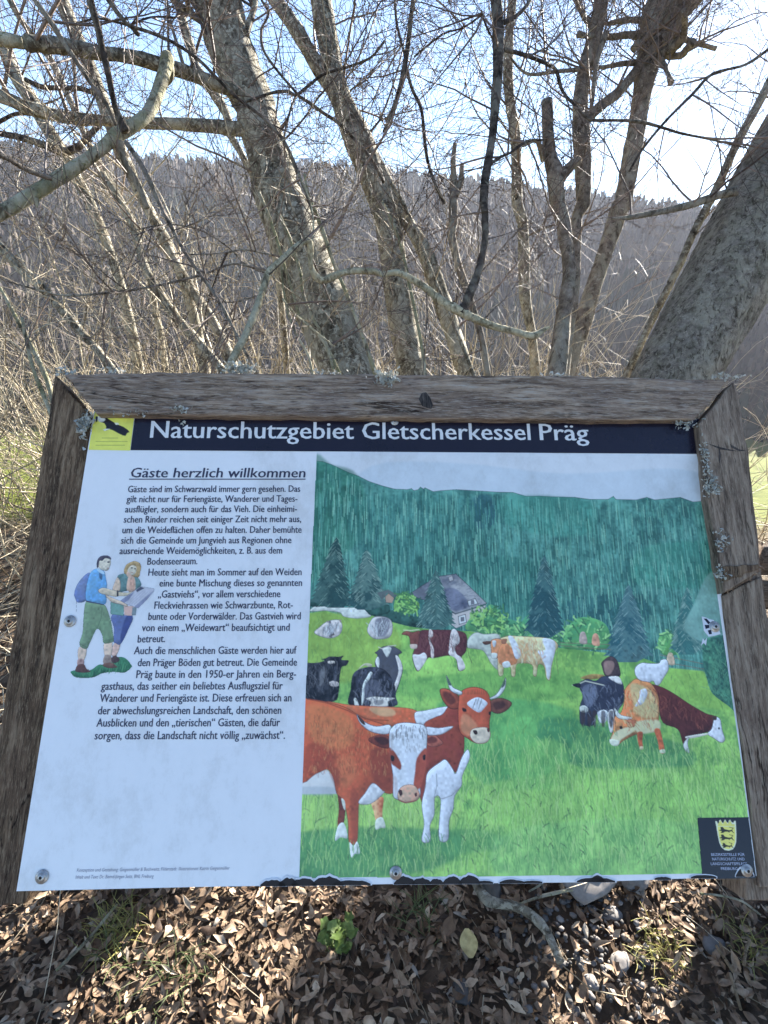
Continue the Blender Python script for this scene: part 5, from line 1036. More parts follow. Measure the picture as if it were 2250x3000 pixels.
# cut-back (pollarded) stem beside two tall stems on the right
t5 = merge([pix_path(Z2, [(704, 436, 52), (708, 560, 52), (716, 660, 62), (735, 740, 84), (742, 800, 78), (750, 884, 72)], 3.4, 3.4), pix_path(Z4, [(775, 150, 66), (800, 330, 62), (790, 470, 64), (775, 560, 70), (760, 700, 80), (745, 810, 90)], 3.4, 3.3)])
l5 = [pix_path(Z2, [(760, 770, 56), (800, 725, 46), (840, 690, 40)], 3.4, 3.45), pix_path(Z2, [(690, 690, 34), (660, 610, 22), (600, 630, 14)], 3.4, 3.2)]
r5 = tree('pollarded_tree', 'brown cut off stem with a flat sawn top between taller stems', 'tree', t5, l5, M['bark_warm'], (5, 0.5, 0.005, 2), 105, sides=14, group=TREE_GROUP)
t6 = merge([pix_path(Z2, [(948, -50, 70), (930, 60, 66), (900, 190, 66), (862, 330, 66), (848, 460, 72), (852, 560, 80), (858, 700, 78), (862, 884, 66)], 3.7, 3.7), pix_path(Z4, [(835, 120, 50), (825, 300, 56), (815, 450, 62), (790, 620, 66), (770, 800, 70)], 3.7, 3.6)])
l6 = [pix_path(Z2, [(880, 510, 46), (940, 455, 46), (1000, 410, 44), (1060, 345, 42), (1095, 290, 38), (1110, 230, 30)], 3.7, 3.9), pix_path(Z2, [(960, 140, 30), (920, 260, 24), (905, 380, 20), (890, 520, 18)], 3.6, 3.6), pix_path(Z2, [(910, 130, 36), (870, 80, 30), (840, 20, 28), (830, -40, 26)], 3.7, 3.7)]
tree('tall_tree', 'tall brown leafless stem right beside the sawn off one', 'tree', t6, l6, M['bark_warm'], (7, 1.0, 0.007, 3), 106, sides=14, group=TREE_GROUP)
t7 = merge([pix_path(Z2, [(1255, -60, 190), (1225, 30, 200), (1190, 130, 180), (1150, 230, 120), (1115, 400, 88), (1090, 560, 84), (1060, 720, 84), (1030, 884, 88)], 3.9, 3.9), pix_path(Z4, [(1020, 80, 84), (970, 230, 74), (915, 400, 76), (870, 540, 84), (820, 680, 86), (785, 810, 84)], 3.9, 3.8)])
l7 = [pix_path(Z2, [(1140, 160, 56), (1060, 150, 40), (1000, 158, 34), (930, 160, 32), (870, 155, 30), (840, 150, 36)], 3.9, 3.6), pix_path(Z2, [(1120, 270, 36), (1040, 275, 30), (960, 288, 22), (850, 300, 24), (740, 310, 22), (640, 322, 18), (590, 300, 14), (545, 250, 10)], 3.9, 3.4),
      pix_path(Z2, [(1200, 240, 60), (1250, 200, 50), (1290, 160, 40), (1300, 90, 30), (1295, 45, 34)], 3.8, 3.5), pix_path(Z2, [(1230, 240, 44), (1280, 240, 36), (1310, 210, 30), (1338, 180, 34)], 3.8, 3.6), pix_path(Z2, [(1260, 150, 40), (1340, 185, 30), (1390, 198, 26), (1435, 212, 30)], 3.8, 3.7), pix_path(Z2, [(1190, 240, 36), (1215, 290, 28), (1230, 330, 26), (1240, 358, 36)], 3.8, 3.6),
      pix_path(Z2, [(1130, 90, 40), (1060, 85, 30), (1000, 95, 26), (950, 100, 16), (850, 60, 10)], 3.9, 3.8), pix_path(Z2, [(1140, 200, 60), (1100, 190, 44), (1080, 210, 34)], 3.85, 3.75), pix_path(Z2, [(1300, 30, 90), (1350, -20, 80), (1400, -80, 70)], 3.9, 4.0)]
tree('burled_tree', 'leafless tree with a knotted burled head and stubby side branches', 'tree', t7, l7, M['bark_warm'], (5, 0.8, 0.007, 3), 107, sides=16, bump=0.10, group=TREE_GROUP)
# the big leaning trunk at the right
Z9 = Crop(1750, 250, 2.458)
t8 = merge([pix_path(Z9, [(2150, -720, 700), (1850, -200, 700), (1560, 300, 700), (1290, 760, 690), (1060, 1180, 670), (830, 1600, 630), (600, 2010, 600), (540, 2120, 600)], 3.3, 3.15)])
l8 = [pix_path(Z9, [(1000, 760, 80), (880, 790, 62), (700, 850, 58), (550, 890, 52), (350, 930, 44), (200, 955, 36), (100, 960, 20)], 3.0, 2.9)]
tree('leaning_tree', 'very thick grey trunk leaning out of the picture to the right', 'tree', t8, l8, M['bark_big'], (6, 0.9, 0.008, 3), 108, sides=40, bump=0.035, group=TREE_GROUP)
t8b = pix_path(Z9, [(1500, -560, 62), (1229, 0, 64), (1000, 430, 64), (850, 760, 60), (700, 1050, 56), (590, 1300, 54), (490, 1500, 54), (350, 1780, 54), (210, 2100, 54)], 3.5, 3.4)
tree('slim_tree', 'slim leaning stem along the left edge of the very thick trunk', 'tree', t8b, [], M['bark_lichen'], (4, 0.9, 0.006, 2), 109, sides=10, group=TREE_GROUP)
# left group of darker stems
for i, (rows, d, lab) in enumerate((
    ([(15, 200, 60), (70, 330, 62), (130, 420, 60), (190, 530, 56), (265, 650, 56), (330, 770, 50), (400, 900, 48), (480, 1100, 46)], 3.7, 'dark mossy stem at the far left crossing under the pale limbs'),
    ([(250, -40, 60), (290, 60, 62), (330, 150, 58), (390, 290, 60), (430, 400, 58), (480, 530, 64), (520, 650, 62), (570, 760, 50), (640, 900, 46), (720, 1040, 44)], 3.3, 'dark stem running down behind the bright bent branch'),
    ([(30, -20, 26), (100, 100, 26), (200, 230, 28), (260, 340, 28), (310, 450, 28), (370, 590, 26), (440, 720, 26), (520, 860, 26), (600, 1060, 28)], 4.2, 'thin grey stem farthest back among the left stems'),
    ([(770, 20, 36), (790, 90, 36), (820, 190, 36), (850, 290, 38), (930, 410, 44), (980, 500, 40), (1000, 590, 34), (1040, 660, 30), (1090, 760, 26), (1140, 900, 26)], 3.9, 'thin stem slipping behind the thickest lichen covered trunk'))):
    tree('slim_tree', lab, 'tree', pix_path(Z1, rows, d, d), [], M['bark_lichen' if i != 1 else 'bark_lichen'], (6, 0.9, 0.007, 3), 120+i, sides=12, group=TREE_GROUP)
for i, (rows, d, lab) in enumerate((
    ([(-60, 190, 44), (0, 255, 44), (90, 350, 44), (180, 430, 42), (260, 520, 40), (330, 600, 38), (410, 690, 36), (500, 800, 34)], 2.9, 'lichen spotted sapling leaning right above the upper left frame corner'),
    ([(440, -60, 36), (520, 60, 38), (580, 180, 40), (620, 330, 40), (680, 440, 42), (760, 560, 44), (860, 670, 42), (960, 790, 40)], 3.0, 'pale rimmed sapling ending left of the lichen tuft on the rail'),
    ([(560, -60, 38), (610, 40, 40), (690, 190, 44), (760, 330, 48), (840, 460, 50), (920, 580, 46), (985, 720, 60), (1010, 810, 64)], 3.2, 'spotted sapling meeting the rail at the lichen tuft'))):
    tree('sapling', lab, 'sapling', pix_path(Z3, rows, d, d-0.1), [], M['bark_lichen'], (7, 0.7, 0.005, 2), 140+i, sides=10, group=TREE_GROUP, twigmat='brush')
# thin pale saplings lit along one side
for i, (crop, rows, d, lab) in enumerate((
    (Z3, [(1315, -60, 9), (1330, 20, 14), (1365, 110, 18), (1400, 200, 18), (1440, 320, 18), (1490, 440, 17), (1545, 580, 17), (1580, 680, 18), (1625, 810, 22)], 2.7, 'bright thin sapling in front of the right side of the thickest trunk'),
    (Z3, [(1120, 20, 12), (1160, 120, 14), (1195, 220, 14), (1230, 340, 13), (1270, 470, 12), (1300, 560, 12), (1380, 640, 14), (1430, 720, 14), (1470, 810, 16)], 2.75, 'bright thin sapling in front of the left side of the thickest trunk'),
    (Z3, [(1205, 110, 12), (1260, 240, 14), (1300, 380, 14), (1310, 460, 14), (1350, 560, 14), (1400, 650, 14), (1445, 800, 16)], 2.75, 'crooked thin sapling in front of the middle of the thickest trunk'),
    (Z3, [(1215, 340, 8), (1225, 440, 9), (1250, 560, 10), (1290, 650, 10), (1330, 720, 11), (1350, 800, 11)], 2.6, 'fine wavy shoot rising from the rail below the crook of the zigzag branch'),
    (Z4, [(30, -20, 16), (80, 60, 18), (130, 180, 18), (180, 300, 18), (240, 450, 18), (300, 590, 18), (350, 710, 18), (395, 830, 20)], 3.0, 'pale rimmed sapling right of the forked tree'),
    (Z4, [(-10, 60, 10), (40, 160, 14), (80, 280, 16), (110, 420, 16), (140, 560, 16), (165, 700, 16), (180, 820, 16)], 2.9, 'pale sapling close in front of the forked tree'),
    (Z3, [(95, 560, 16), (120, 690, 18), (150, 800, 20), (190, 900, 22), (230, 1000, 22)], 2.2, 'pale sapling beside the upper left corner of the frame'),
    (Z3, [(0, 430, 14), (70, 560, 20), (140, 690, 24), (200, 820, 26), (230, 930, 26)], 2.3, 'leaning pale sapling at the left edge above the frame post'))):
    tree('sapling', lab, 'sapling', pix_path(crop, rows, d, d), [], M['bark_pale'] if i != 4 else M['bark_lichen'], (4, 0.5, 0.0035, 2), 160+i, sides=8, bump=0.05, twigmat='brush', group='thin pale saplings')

# ---- nearer branches
def branch(name, label, rows_crop, d0, d1, mat, twigs, seed, extra=(), sides=12, bump=0.06, cat='branch', tmat='twig', k=6, mats=None):
    segs = merge([pix_path(c, r, a, b, k) for c, r, a, b in rows_crop]); rg = np.random.default_rng(seed)
    root = empty(name, tuple(segs[0][0])); prop(root, label, cat)
    t = Tubes(); t.tube(segs[0], segs[1], sides, bump, True, seed); t.build('stem', mat, root)
    allp = [segs]
    for i, (c, r, a, b) in enumerate(extra):
        s = pix_path(c, r, a, b); tt = Tubes(); tt.tube(s[0], s[1], 8, bump, True, seed+i); tt.build('side_branch', (mats or {}).get(i, mat), root); allp.append(s)
    n, L, r, dep = twigs
    for a, b in allp:
        for _ in range(n):
            tw = Tubes(); i = rg.integers(1, len(a)-1); tan = a[i+1]-a[i]; tan /= np.linalg.norm(tan); ax = rg.normal(0, 1, 3); ax -= tan*(ax@tan); ax /= np.linalg.norm(ax)
            grow(tw, a[i]+ax*b[i]*0.6, ax+tan*0.5, L*rg.uniform(0.5, 1.2), r*rg.uniform(0.6, 1.2), dep, rg); tw.build('twig_spray', M[tmat], root)
    return root
branch('peeled_branch', 'smooth pale peeled branch bending down to the left edge', [(Z1, [(716, 238, 44), (722, 260, 66), (705, 330, 66), (675, 420, 66), (640, 490, 68), (580, 540, 72), (510, 580, 80), (430, 650, 66), (330, 720, 72), (220, 790, 74), (130, 845, 78), (40, 900, 76), (-60, 950, 80)], 2.4, 1.9)], 2.4, 1.9, M['bark_pale'], (0, 0.4, 0.004, 2), 201,
       extra=((Z1, [(725, 250, 44), (735, 330, 40), (710, 370, 30)], 2.42, 2.5), (Z1, [(545, 570, 44), (500, 470, 26), (470, 330, 30), (440, 200, 30), (420, 110, 32), (390, 0, 34), (380, -60, 34)], 2.15, 2.0), (Z1, [(510, 610, 50), (540, 700, 30), (590, 790, 28), (640, 900, 30)], 2.2, 2.3), (Z1, [(545, 615, 24), (610, 710, 22), (670, 840, 20), (730, 960, 18)], 2.15, 2.1), (Z3, [(155, 50, 34), (160, 85, 8)], 1.85, 1.85)), mats={1: M['bark_dark'], 2: M['bark_warm'], 3: M['bark_warm']}, sides=16, bump=0.06)
branch('broken_limb', 'broken bark stripped limb stub entering at the upper left edge', [(Z1, [(-80, 160, 70), (0, 168, 74), (60, 178, 66), (100, 185, 58)], 2.2, 2.25)], 2.2, 2.2, M['bark_pale'], (0, 0, 0, 0), 202)
branch('zigzag_branch', 'zigzag lichen covered branch rising from the rail and joined by a dark shoot', [(Z3, [(975, 800, 31), (1010, 730, 36), (1060, 640, 36), (1105, 530, 36), (1130, 460, 33), (1160, 370, 36), (1200, 330, 36), (1260, 275, 33), (1310, 235, 33), (1335, 232, 31), (1340, 270, 28), (1345, 340, 26), (1370, 390, 36), (1400, 400, 33), (1440, 382, 38), (1520, 360, 31), (1620, 362, 33)], 1.75, 2.2), (Z4, [(-10, 375, 28), (60, 368, 30), (130, 400, 34), (190, 440, 38), (250, 490, 40), (320, 530, 48), (400, 570, 40), (480, 600, 36), (560, 620, 34), (640, 640, 36), (690, 615, 22), (715, 602, 10)], 2.2, 2.3)], 2.3, 2.3, M['bark_limb'], (5, 0.45, 0.004, 2), 203, mats={0: M['bark_dark'], 1: M['bark_warm'], 2: M['bark_warm'], 3: M['bark_warm'], 6: M['bark_warm']},
       extra=((Z4, [(330, 545, 46), (370, 460, 44), (410, 350, 36), (435, 240, 34), (436, 120, 34), (430, 0, 32)], 2.25, 2.3), (Z3, [(1155, 355, 16), (1100, 345, 12), (1000, 330, 11), (860, 380, 11), (640, 430, 12), (460, 455, 12), (280, 466, 10), (160, 440, 9), (0, 395, 6)], 2.3, 1.9), (Z3, [(1210, 298, 10), (1060, 268, 9), (980, 280, 8), (850, 288, 8), (740, 285, 6)], 2.3, 2.1), (Z3, [(1130, 460, 8), (1000, 495, 6), (880, 470, 5)], 2.3, 2.2), (Z3, [(1335, 300, 10), (1355, 180, 9), (1340, 60, 8), (1290, -60, 7)], 2.2, 2.3), (Z3, [(1220, 480, 10), (1290, 560, 9), (1400, 650, 9), (1445, 685, 8)], 2.3, 2.3), (Z3, [(1150, 370, 10), (1060, 330, 9), (990, 260, 8), (880, 190, 8), (760, 160, 8), (640, 170, 6), (540, 200, 5)], 2.3, 2.1)), sides=12, bump=0.11)
branch('dark_shoot', 'dark upright shoot running out at the top in front of the sky', [(Z2, [(480, -60, 58), (490, 60, 54), (495, 200, 54), (490, 340, 46), (480, 460, 44), (470, 570, 36), (450, 700, 36), (435, 790, 38), (430, 884, 36)], 2.6, 2.3), (Z4, [(430, 40, 34), (436, 110, 33)], 2.3, 2.28)], 2.6, 2.3, M['bark_dark'], (5, 0.7, 0.005, 2), 204,
       extra=((Z2, [(515, 100, 26), (570, 70, 20), (620, 20, 18), (650, -40, 16)], 2.55, 2.7), (Z2, [(520, 215, 22), (600, 235, 24), (680, 265, 22), (740, 300, 20), (770, 390, 16), (820, 450, 16), (890, 515, 16), (1000, 520, 14), (1100, 525, 18), (1200, 550, 16), (1280, 575, 14), (1400, 600, 12), (1570, 640, 8)], 2.5, 2.8), (Z2, [(445, 720, 16), (500, 680, 14), (545, 660, 12), (620, 610, 14), (690, 605, 10)], 2.35, 2.6), (Z2, [(470, 170, 10), (440, 110, 10), (420, 45, 9)], 2.55, 2.4), (Z2, [(1659, 215, 14), (1560, 280, 14), (1420, 320, 14), (1330, 410, 13), (1220, 520, 12), (1120, 640, 12), (1060, 740, 10)], 3.0, 2.9)), sides=12)
branch('hanging_branch', 'long dark twig crossing from the top left in front of the trunks', [(Z1, [(455, -20, 22), (520, 70, 20), (560, 110, 18), (650, 140, 17), (760, 190, 16), (860, 260, 15), (940, 340, 15), (1010, 410, 15), (1060, 450, 15), (1140, 510, 15), (1220, 600, 16), (1270, 700, 14), (1330, 860, 13), (1360, 950, 12)], 2.2, 2.4)], 2.2, 2.4, M['bark_dark'], (5, 0.5, 0.004, 2), 205,
       extra=((Z1, [(560, 110, 14), (650, 75, 12), (760, 75, 10)], 2.3, 2.4), (Z1, [(560, 110, 14), (585, 135, 22), (598, 150, 20)], 2.3, 2.3), (Z1, [(330, 100, 10), (420, 80, 12), (500, 95, 12), (560, 112, 12)], 2.35, 2.3)))
branch('hanging_branch', 'grey straight shoot slanting across the upper left limbs', [(Z1, [(120, -40, 18), (180, 40, 22), (230, 110, 22), (280, 190, 22), (340, 280, 20), (400, 370, 18), (460, 450, 18), (500, 540, 12)], 2.0, 2.1)], 2.0, 2.1, M['bark_warm'], (3, 0.4, 0.004, 2), 206)
branch('hanging_branch', 'thin dark branch arching out of the forked tree to the left and right', [(Z1, [(1659, 180, 12), (1600, 250, 12), (1500, 290, 14), (1400, 320, 14), (1340, 365, 16), (1280, 410, 16), (1240, 395, 18), (1180, 400, 16), (1090, 430, 14), (1000, 460, 10)], 2.9, 2.8)], 2.9, 2.8, M['bark_dark'], (5, 0.5, 0.004, 2), 207,
       extra=((Z1, [(1280, 410, 14), (1330, 440, 16), (1400, 490, 16), (1460, 530, 16), (1520, 590, 14), (1600, 680, 14), (1659, 790, 14)], 2.85, 3.0), (Z1, [(1280, 410, 12), (1250, 490, 11), (1225, 600, 10)], 2.85, 2.8), (Z1, [(1280, 400, 12), (1210, 320, 12), (1140, 220, 13), (1130, 130, 13), (1160, 60, 12), (1130, 0, 12)], 2.85, 2.9)))
branch('hanging_branch', 'bare grey branch coming in at the left edge below the peeled one', [(Z1, [(-60, 640, 22), (40, 690, 22), (100, 725, 22), (170, 755, 24), (220, 770, 24)], 1.75, 1.95)], 1.75, 1.95, M['bark_warm'], (3, 0.35, 0.004, 2), 208)
branch('hanging_branch', 'mossy dark branch curving up from the left edge', [(Z1, [(-60, 575, 26), (20, 580, 28), (110, 600, 30), (200, 630, 34), (270, 655, 44), (330, 640, 40), (380, 590, 34), (430, 540, 30)], 3.1, 3.2)], 3.1, 3.2, M['bark_dark'], (4, 0.5, 0.004, 2), 209, extra=((Z1, [(-60, 560, 24), (0, 525, 24), (60, 495, 22), (110, 490, 20), (170, 500, 16)], 3.1, 3.2), (Z1, [(110, 345, 22), (180, 375, 26), (260, 380, 26), (340, 382, 26), (400, 400, 24)], 3.3, 3.3)))
branch('hanging_branch', 'thin dark shoot slanting through the middle of the thicket to the rail', [(Z3, [(640, -60, 15), (690, 70, 16), (740, 170, 16), (800, 280, 16), (870, 380, 16), (940, 480, 16), (990, 570, 15), (1040, 670, 15), (1110, 800, 14)], 2.1, 2.0)], 2.1, 2.0, M['bark_warm'], (3, 0.4, 0.003, 2), 210)
branch('hanging_branch', 'dark branched shoot between the forked tree and the dark upright shoot', [(Z2, [(130, -40, 20), (120, 50, 20), (105, 180, 22), (92, 270, 24), (70, 370, 20), (40, 470, 20), (0, 570, 16)], 3.0, 3.0)], 3.0, 3.0, M['bark_dark'], (6, 0.7, 0.004, 3), 211,
       extra=((Z2, [(95, 285, 16), (120, 380, 16), (160, 470, 16), (172, 560, 16), (185, 680, 16), (215, 780, 16), (260, 880, 16)], 3.0, 3.0), (Z2, [(45, -30, 10), (55, 100, 12), (90, 240, 12)], 3.0, 3.0), (Z2, [(430, 60, 10), (340, 120, 10), (250, 150, 10), (130, 245, 10)], 2.9, 3.0)))
branch('forked_stub', 'short broken double stub standing against the far ridge', [(Z2, [(306, 620, 18), (300, 700, 24), (302, 780, 32), (300, 884, 40), (300, 960, 40)], 3.3, 3.3), (Z4, [(290, 200, 40), (320, 330, 36), (370, 480, 34), (420, 640, 30), (450, 820, 30)], 3.3, 3.2)], 3.3, 3.3, M['bark_warm'], (4, 0.5, 0.004, 2), 212, extra=((Z2, [(308, 850, 28), (330, 790, 26), (338, 710, 20)], 3.3, 3.3),))

# ---------------------------------------------------------------- thickets of thin bare shoots
def thicket(name, label, cx, cy, spreadx, spready, n, hmin, hmax, r, seed, mat='brush', lean=(0, 0), dep=1, kids=3, group=None, wob=0.34):
    rg = np.random.default_rng(seed); t = Tubes(); root = empty(name, (cx, cy, gz(cx, cy))); prop(root, label, 'shrub', group)
    for _ in range(n):
        x = cx+rg.normal(0, spreadx); y = cy+rg.normal(0, spready); h = rg.uniform(hmin, hmax)
        d = np.array([lean[0]+rg.normal(0, 0.48), lean[1]+rg.normal(0, 0.33), 1.0])
        grow(t, (x, y, gz(x, y)-0.02), d, h, r*rg.uniform(0.6, 1.5), dep, rg, 0.6, 0.05, kids, wob)
    t.build('shoots', M[mat], root); return root
TG = 'thickets of bare shoots behind the board'
thicket('bare_shrub', 'dense straw coloured thicket left behind the frame corner', -2.3, 4.0, 0.8, 0.4, 69, 0.9, 2.0, 0.0075, 301, group=TG)
thicket('bare_shrub', 'tangled pale thicket at the left edge beside the board', -1.7, 2.5, 0.28, 0.3, 37, 0.6, 1.6, 0.0052, 302, group=TG)
thicket('bare_shrub', 'straw coloured thicket behind the left half of the rail', -1.0, 3.9, 0.5, 0.4, 65, 0.9, 1.9, 0.0075, 303, group=TG)
thicket('bare_shrub', 'greyish thicket seen between the two lichen covered trees', 0.2, 4.3, 0.5, 0.4, 51, 1.0, 2.2, 0.0075, 304, group=TG)
thicket('bare_shrub', 'pale spreading thicket behind the right half of the rail', 1.3, 4.0, 0.6, 0.4, 60, 0.9, 1.9, 0.0063, 305, group=TG)
thicket('bare_shrub', 'sunlit sparse thicket at the right edge beyond the very thick trunk', 2.7, 3.2, 0.3, 0.4, 25, 0.6, 1.5, 0.0050, 306, group=TG, lean=(-0.3, 0))
thicket('arching_shrub', 'wide arching pale shoots crossing low in front of the stems', -0.6, 3.2, 0.9, 0.25, 28, 1.0, 2.0, 0.0045, 311, group=TG, dep=2, lean=(0.1, -0.1), wob=0.26)
thicket('arching_shrub', 'arching pale shoots crossing between the right hand stems', 0.9, 4.6, 0.6, 0.25, 21, 1.2, 2.4, 0.0050, 312, group=TG, dep=2, lean=(-0.2, 0), wob=0.28)
thicket('arching_shrub', 'curling pale shoots high on the left between the dark stems', -1.6, 3.0, 0.5, 0.3, 38, 1.2, 2.4, 0.0050, 313, group=TG, dep=2, lean=(0.2, 0), wob=0.28)
thicket('tall_bare_shrub', 'tall purplish thicket farther back on the left slope', -3.6, 7.5, 1.4, 0.9, 42, 2.0, 3.6, 0.009, 307, mat='twig', dep=2, group=TG)
thicket('tall_bare_shrub', 'tall grey thicket farther back behind the centre', 0.5, 8.0, 1.6, 0.9, 42, 1.8, 3.4, 0.009, 308, mat='twig', dep=2, group=TG)
thicket('tall_bare_shrub', 'tall thin thicket farther back behind the right stems', 3.6, 8.0, 1.3, 0.9, 23, 1.6, 3.0, 0.008, 309, mat='twig', dep=2, group=TG)
thicket('grass_tussock', 'tall dry yellow green grass clump behind the left of the rail', -1.5, 3.6, 0.7, 0.35, 380, 0.6, 1.45, 0.0030, 310, mat='straw', dep=0, wob=0.1)
# ---------------------------------------------------------------- leaf litter, sticks, stones
def leaf_mat(name, stops, rough=0.7):
    m = NT(name); c = m.ramp(m.attr('tint'), stops)
    n = m.noise(m.coord(), 60, 4); c = m.mix(1.0, c, m.ramp(n, [(0.3, (0.6, 0.58, 0.55)), (0.65, (1.05, 1.05, 1.05))]), 'MULTIPLY')
    m.base(c); m.set(Roughness=rough); m.b.inputs['Specular IOR Level'].default_value = 0.25; return m.m
LEAF = leaf_mat('dry_leaf', [(0.0, (0.05, 0.029, 0.018)), (0.2, (0.13, 0.081, 0.047)), (0.45, (0.23, 0.152, 0.096)), (0.7, (0.37, 0.262, 0.172)), (0.88, (0.52, 0.40, 0.275)), (1.0, (0.30, 0.26, 0.21))])
def litter(n, xr, yr, zl, smin, smax, seed, avoid=None):
    rg = np.random.default_rng(seed); V = []; Q = []; A = []; k = 0
    for _ in range(n):
        x = rg.uniform(*xr); y = rg.uniform(*yr)
        if avoid and avoid(x, y) and rg.random() < 0.6: continue
        L = rg.uniform(smin, smax); W = L*rg.uniform(0.11, 0.26)
        a = rg.uniform(0, 2*np.pi); e = np.array([math.cos(a), math.sin(a), rg.normal(0, 0.22)]); e /= np.linalg.norm(e)
        s = np.cross([0, 0, 1], e)+np.array([0, 0, rg.normal(0, 0.32)]); s -= e*(s@e); s /= np.linalg.norm(s); nn = np.cross(e, s)
        cu = rg.normal(0, 0.9); fold = rg.uniform(-0.4, 0.9); tw = rg.normal(0, 1.1); asym = rg.uniform(0.55, 1.0); cut = rg.uniform(0.45, 1.0) if rg.random() < 0.4 else 1.0; ph = rg.uniform(0, 6); fr = rg.uniform(5, 12); am = rg.uniform(0.0, 0.25)
        c = np.array([x, y, gz(x, y)+rg.uniform(0.0, zl)+0.004+abs(e[2])*L*0.4])
        b = k; m = 6
        for i in range(m+1):
            t = i/m*cut; u = (t-0.5)*L; w = W*math.sin(math.pi*min(0.98, max(0.03, t**0.85)))**0.8*rg.uniform(0.75, 1.15)*(1+am*math.sin(fr*t+ph))
            th = tw*(t-0.5); s2 = s*math.cos(th)+nn*math.sin(th); n2 = nn*math.cos(th)-s*math.sin(th)
            mid = c+e*u*(1-0.15*cu*cu*abs(t-.5))+nn*(cu*L*0.8*(t-0.5)**2)
            V += [mid-s2*w+n2*w*fold, mid-s2*w*0.45+n2*w*fold*0.28, mid, mid+s2*w*asym*0.45+n2*w*fold*0.28+nn*L*0.05*am*4*math.sin(fr*t), mid+s2*w*asym+n2*w*fold*(1.3-asym*0.5)]; k += 5
        for i in range(m):
            for j in range(4): Q.append((b+i*5+j, b+i*5+j+1, b+i*5+j+6, b+i*5+j+5))
        tt = np.clip(rg.normal(0.45, 0.26), 0, 1); A += [tt]*((m+1)*5)
    return np.array(V), np.array(Q), np.array(A)
gravel_c = np.array(P(*Z7(860, 640), 1.38))
def on_gravel(x, y): return ((x-gravel_c[0])/0.17)**2+((y-gravel_c[1])/0.16)**2 < 1
VV = []; QQ = []; AA = []; kk = 0
for a in ((14500, (-1.25, 1.3), (0.18, 1.75), 0.030, 0.024, 0.052, 1), (6000, (-1.25, 1.3), (0.18, 1.75), 0.034, 0.010, 0.026, 3), (2600, (-3.0, 2.6), (1.2, 3.2), 0.02, 0.03, 0.075, 2), (3600, (-2.6, 2.6), (-1.2, 1.9), 0.015, 0.026, 0.06, 5)):
    v, q, t = litter(*a, avoid=on_gravel); VV.append(v); QQ.append(q+kk); AA.append(t); kk += len(v)
lt = mesh_np('leaf_litter', np.vstack(VV), [np.vstack(QQ)], LEAF, None, True, {'tint': np.concatenate(AA)})
prop(lt, 'dry brown fallen leaves covering the ground around the board', 'leaf litter', kind='stuff')
# fine straw and twig litter
rg = np.random.default_rng(31); t = Tubes()
for _ in range(700):
    x = rg.uniform(-1.6, 1.7); y = rg.uniform(0.1, 2.6); a = rg.uniform(0, 6.28); L = rg.uniform(0.04, 0.20)
    p = np.array([x, y, gz(x, y)+rg.uniform(0.008, 0.03)]); d = np.array([math.cos(a), math.sin(a), 0]); pts = [p]
    for i in range(4): d = d+rg.normal(0, 0.16, 3)*np.array([1, 1, 0.5]); p = p+d/np.linalg.norm(d)*L/4; pts.append(p)
    r = rg.uniform(0.0004, 0.0012); t.tube(pts, [r, r, r*.9, r*.7, r*.4], 4, 0, False)
tl = t.build('twig_litter', M['brush']); prop(tl, 'fine straw and broken twigs strewn over the fallen leaves', 'twig litter', kind='stuff')
# dry brush lying on the slope left and right of the board
rg = np.random.default_rng(33); t = Tubes()
for _ in range(520):
    s = rg.random() < 0.65
    x = rg.uniform(-2.6, -0.75) if s else rg.uniform(0.95, 2.8); y = rg.uniform(0.6, 3.4); a = rg.uniform(0, 6.28)
    grow(t, (x, y, gz(x, y)+rg.uniform(0.0, 0.16)), np.array([math.cos(a), math.sin(a), rg.uniform(0.0, 0.35)]), rg.uniform(0.3, 0.9), rg.uniform(0.0012, 0.003), 1, rg, 0.6, 0.0, 2)
tl = t.build('dry_brush', M['brush']); prop(tl, 'tangle of dead brushwood lying left and right behind the board', 'brushwood', kind='stuff')
# gravel
stone_m = NT('stone'); stone_m.base(stone_m.mix(1.0, stone_m.ramp(stone_m.attr('tint'), [(0, (0.06, 0.055, 0.05)), (0.5, (0.15, 0.138, 0.128)), (1, (0.27, 0.245, 0.22))]), stone_m.ramp(stone_m.noise(stone_m.coord(), 40, 6), [(0.3, (0.6, 0.6, 0.6)), (0.7, (1.15, 1.12, 1.1))]), 'MULTIPLY')); stone_m.set(Roughness=0.85)
def rock(c, r, rg, sq=0.7, sub=1):
    bm = bmesh.new(); bmesh.ops.create_icosphere(bm, subdivisions=sub, radius=1.0)
    V = np.array([v.co[:] for v in bm.verts]); T = np.array([[v.index for v in f.verts] for f in bm.faces]); bm.free()
    off = rg.uniform(0, 50, 3); s = np.array([rg.uniform(0.7, 1.3), rg.uniform(0.7, 1.2), sq*rg.uniform(0.7, 1.1)])
    n = np.array([mnoise.noise(Vector(v*1.1+off)) + 0.35*mnoise.noise(Vector(v*2.7+off)) for v in V]); V = V*(1+0.42*n[:, None])*s*r
    a = rg.uniform(0, 6.28); R = np.array([[math.cos(a), -math.sin(a), 0], [math.sin(a), math.cos(a), 0], [0, 0, 1]]); return V@R.T+c, T
rg = np.random.default_rng(8); V = []; T = []; A = []; k = 0
for _ in range(330):
    a = rg.normal(0, 0.5, 2)*np.array([0.22, 0.22]); x, y = gravel_c[0]+a[0], gravel_c[1]+a[1]
    r = rg.uniform(0.003, 0.010); v, f = rock(np.array([x, y, gz(x, y)+r*0.3+0.012+rg.uniform(0, 0.012)]), r, rg); V.append(v); T.append(f+k); k += len(v); A.append(np.full(len(v), rg.random()))
